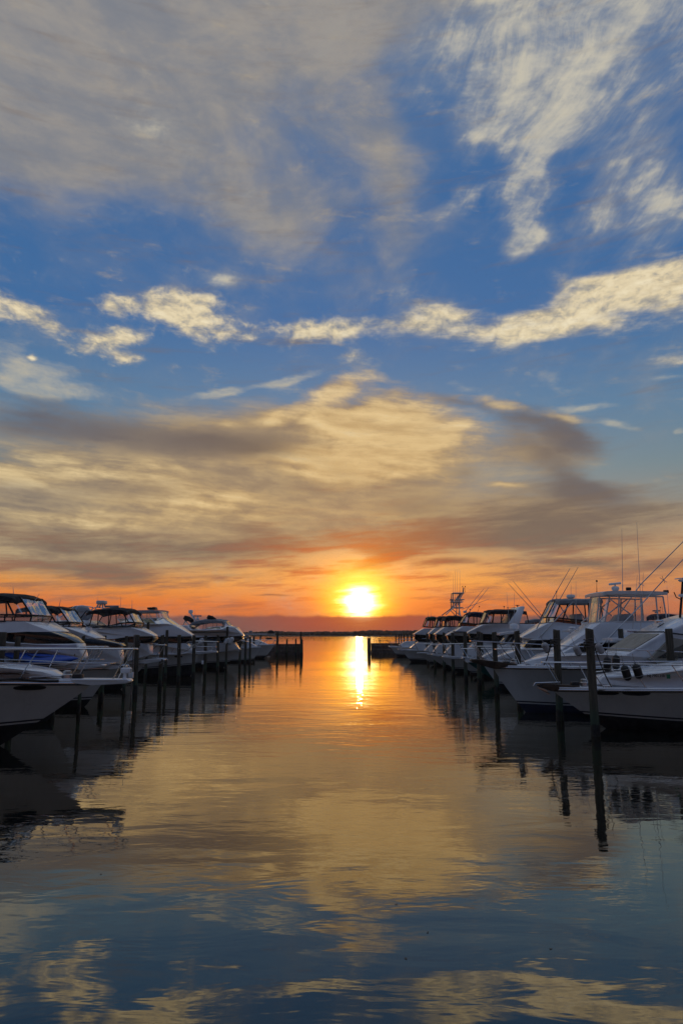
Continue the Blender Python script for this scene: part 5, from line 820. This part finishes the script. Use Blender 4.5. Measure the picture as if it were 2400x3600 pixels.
def dinghy():
    rt = empty('dinghy', (-15.95, 38.9, 4.05)); rt.rotation_euler = (R(-62), R(-8), 0); tag(rt, 'grey inflatable dinghy tipped on its side above the aft cabin yacht', 'dinghy')
    r = .17; path = [(-.5, .36, 0), (0, .38, 0), (.3, .34, .02), (.5, .2, .05), (.56, 0, .07), (.5, -.2, .05), (.3, -.34, .02), (0, -.38, 0), (-.5, -.36, 0)]
    Geo().tube(path, [r*.5] + [r]*7 + [r*.5], 10).obj('buoyancy_tube', 'grey', rt, 60)
    Geo().tube([(x*1.0, y*1.42, z) for x, y, z in path], .03, 6).obj('rub_strake', 'black', rt, 60)
    bevelled(Geo().add([(-.45, -.3, -.05), (.4, -.22, -.02), (.4, .22, -.02), (-.45, .3, -.05), (-.45, 0, -.2), (.45, 0, -.12)], [(0,1,5,4), (4,5,2,3), (0,3,2,1), (0,4,3), (1,2,5)]), .02).obj('floor', 'vinylgrey', rt, 40)
    bevelled(Geo().box((-.46, 0, .04), (.05, .5, .3)), .01).obj('transom', 'grey', rt, 40)
    Geo().tube([(-.5, .5, .1), (-.25, .62, .75)], .025).tube([(.35, .45, .1), (.15, .62, .75)], .025).obj('davit_strap', 'steel', rt, 60)
dinghy()
def slip_post(X, Y, z0, z1, label, lean=0.02):
    rt = empty('meter_post', (X, Y, 0)); tag(rt, label, 'post', 'thin posts with white boxes')
    Geo().tube([(0, 0, -.5), (lean, 0, z1)], .035, 8).obj('pole', 'wall_wood', rt, 60)
    bevelled(Geo().box((-.02, -.09, z0), (.24, .14, .30)), .02).obj('box', 'white', rt, 40)
slip_post(-11.36, 34.75, .95, 2.93, 'thin post with a white box beside the aft cabin yacht bow')
slip_post(-13.0, 58.0, .62, 2.53, 'thin post with a white box before the dome mast yacht')
# ---- breakwaters
def bulkhead(x0, x1, Y, ztop, label, depth=0.5):
    rt = empty('bulkhead', ((x0+x1)/2, Y, 0)); tag(rt, label, 'bulkhead'); w = 0.30; n = int((x1-x0)/w); r2 = random.Random(int(abs(x0)*10)); base = None
    for i in range(n):
        x = x0 + w*(i+.5) - (x0+x1)/2
        if base is None: o = bevelled(Geo().box((0, 0, (ztop-.7)/2), (w*.93, .09, ztop+.6)), .012, 1).obj('plank', 'wall_wood', rt); base = o
        else: o = bpy.data.objects.new('plank', base.data); COL.objects.link(o); o.parent = rt
        o.location = (x, r2.uniform(-.03, .03) + (.07 if i % 2 else 0), r2.uniform(-.03, .03))
    L = x1 - x0
    Geo().box((0, .16, (ztop-.7)/2), (L, .06, ztop+.5)).obj('backing_board', 'wall_wood', rt)
    bevelled(Geo().box((0, .18, ztop - .02), (L + .1, .55, .12)), .02, 1).obj('cap', 'wall_wood', rt)
    for z in (.55, 1.15): bevelled(Geo().box((0, -.16, z), (L, .12, .16)), .02, 1).obj('waler', 'wall_wood', rt)
    return rt
bulkhead(-19.6, -8.2, 97.0, 1.52, 'dark timber bulkhead ending at the channel mouth on the left')
bulkhead(1.75, 8.0, 107.0, 1.5, 'timber breakwater wall right of the channel mouth, glowing under the sun')
EP = [(-8.1, 96.6, 3.25, .13, 'tall thin mooring pile at the tip of the left bulkhead'), (-8.0, 96.2, 2.1, .2, 'stout end pile at the tip of the left bulkhead'), (-8.8, 96.3, 2.3, .11, 'short pile beside the tip of the left bulkhead'), (-11.4, 96.2, 3.25, .16, 'mooring pile carrying the end of the boat lift beam'),
      (1.45, 106.4, 2.35, .26, 'stout end pile of the right breakwater with a bird on it'), (-10.1, 96.5, 1.75, .12, 'low pile midway along the left bulkhead')]
for x, y, z, r, lab in EP: piling(x, y, z, r, lab, 'piles at the channel mouth', rnd)
def gull():
    rt = empty('bird', (1.45, 106.4, 2.36), R(200)); tag(rt, 'small dark bird perched on the right breakwater end pile', 'bird')
    g = Geo().tube([(-.30, 0, .10), (-.2, 0, .13), (-.05, 0, .18), (.1, 0, .23), (.17, 0, .30), (.2, 0, .36), (.25, 0, .40), (.31, 0, .395)], [.012, .05, .09, .085, .05, .045, .05, .012], 9); g.obj('body', 'bird', rt, 60)
    for s in (-.03, .03): Geo().tube([(0, s, .12), (.01, s, 0)], .008, 5).obj('leg', 'bird', rt)
gull()
def boat_lift():
    rt = empty('boat_lift', (-11.4, 91.0, 0)); tag(rt, 'pale boat lift beam on posts with a round drum, before the left bulkhead', 'boat lift')
    bevelled(Geo().box((-4.9, 0, 2.90), (10.4, .22, .16)), .02).obj('beam', 'offwhite', rt, 40)
    for x in (-9.6, -6.6, -3.6, -1.6, -.4): Geo().tube([(x, 0, -.6), (x, 0, 2.8)], .11, 8).obj('post', 'wall_wood', rt, 60)
    Geo().lathe([(.30, -.12), (.42, -.1), (.42, .1), (.30, .12)], 16).obj('drum', 'black', rt, 40).location = (-.45, -.2, 2.35)
    d = rt.children[-1]; d.rotation_euler = (R(90), 0, 0)
    Geo().lathe([(.45, 0), (.44, .12), (.36, .26), (.2, .35), (.04, .38)], 16, (-.25, 0, 3.05)).obj('motor_cover', 'canvas', rt, 50)
    bevelled(Geo().box((-2.9, 0, 3.2), (.45, .3, .3)), .03).obj('gearbox', 'grey', rt, 40)
boat_lift()
def wall_gear():
    rt = empty('dock_bench', (4.0, 107.2, 1.58)); tag(rt, 'thin framed bench on top of the right breakwater', 'bench')
    for x in (-.6, .5): Geo().tube([(x, 0, 0), (x - .35, 0, .62)], .03).tube([(x + .3, .2, 0), (x + .1, .2, .4)], .03).obj('leg_frame', 'black', rt, 60)
    Geo().box((-.1, 0, .38), (1.3, .5, .05)).obj('seat', 'black', rt); Geo().box((-.55, .2, .6), (1.2, .05, .06)).obj('backrest', 'black', rt)
    rt = empty('dock_light', (3.1, 107.15, 1.56)); tag(rt, 'small mushroom light on the right breakwater', 'lamp')
    Geo().lathe([(.06, 0), (.05, .28)], 8).obj('stem', 'black', rt, 50); Geo().lathe([(.05, .28), (.2, .3), (.16, .42), (.04, .46)], 12).obj('hood', 'black', rt, 50)
wall_gear()

for (x, y), a, lab in [((0.4, 8.34), 20, 'curled brown leaf floating upper of the two near the centre foreground'), ((0.68, 7.61), 70, 'tiny leaf fleck floating below the curled leaf'), ((0.42, 7.04), 130, 'smallest leaf fleck floating lowest in the foreground'), ((1.83, 7.28), 200, 'leaf floating right of centre over the reflected cloud'), ((-3.28, 9.23), 310, 'leaf floating alone in the left foreground')]:
    g = Geo()
    for i in range(7):
        u = i/6; w = 0.018*math.sin(math.pi*min(1, u*1.02)) + 0.001
        g.v += [(0.09*u - 0.045, -w, 0.006 + 0.012*u*u), (0.09*u - 0.045, 0, 0.003 + 0.008*u*u), (0.09*u - 0.045, w, 0.007 + 0.012*u*u)]
    for i in range(6): k = i*3; g.f += [(k, k+3, k+4, k+1), (k+1, k+4, k+5, k+2)]
    o = g.obj('floating_leaf', 'teak', None, 60); o.location = (x, y, 0); o.rotation_euler.z = R(a); o.scale = (0.42, 0.42, 0.42); tag(o, lab, 'leaf', 'leaves floating on the water')
def haze():
    g = Geo().box((0, 4400, 4.5), (18400, 9400, 13.0)); o = g.obj('haze', 'black'); o.data.materials.clear()
    m = bpy.data.materials.new('evening_haze'); m.use_nodes = True; n = m.node_tree.nodes; n.remove(n['Principled BSDF'])
    v = n.new('ShaderNodeVolumePrincipled'); v.inputs['Color'].default_value = (0.9, 0.86, 0.82, 1); v.inputs['Density'].default_value = 0.00014; v.inputs['Anisotropy'].default_value = 0.6
    m.node_tree.links.new(v.outputs[0], n['Material Output'].inputs['Volume']); o.data.materials.append(m)
    tag(o, 'thin evening haze over the harbour', kind='stuff')
haze()
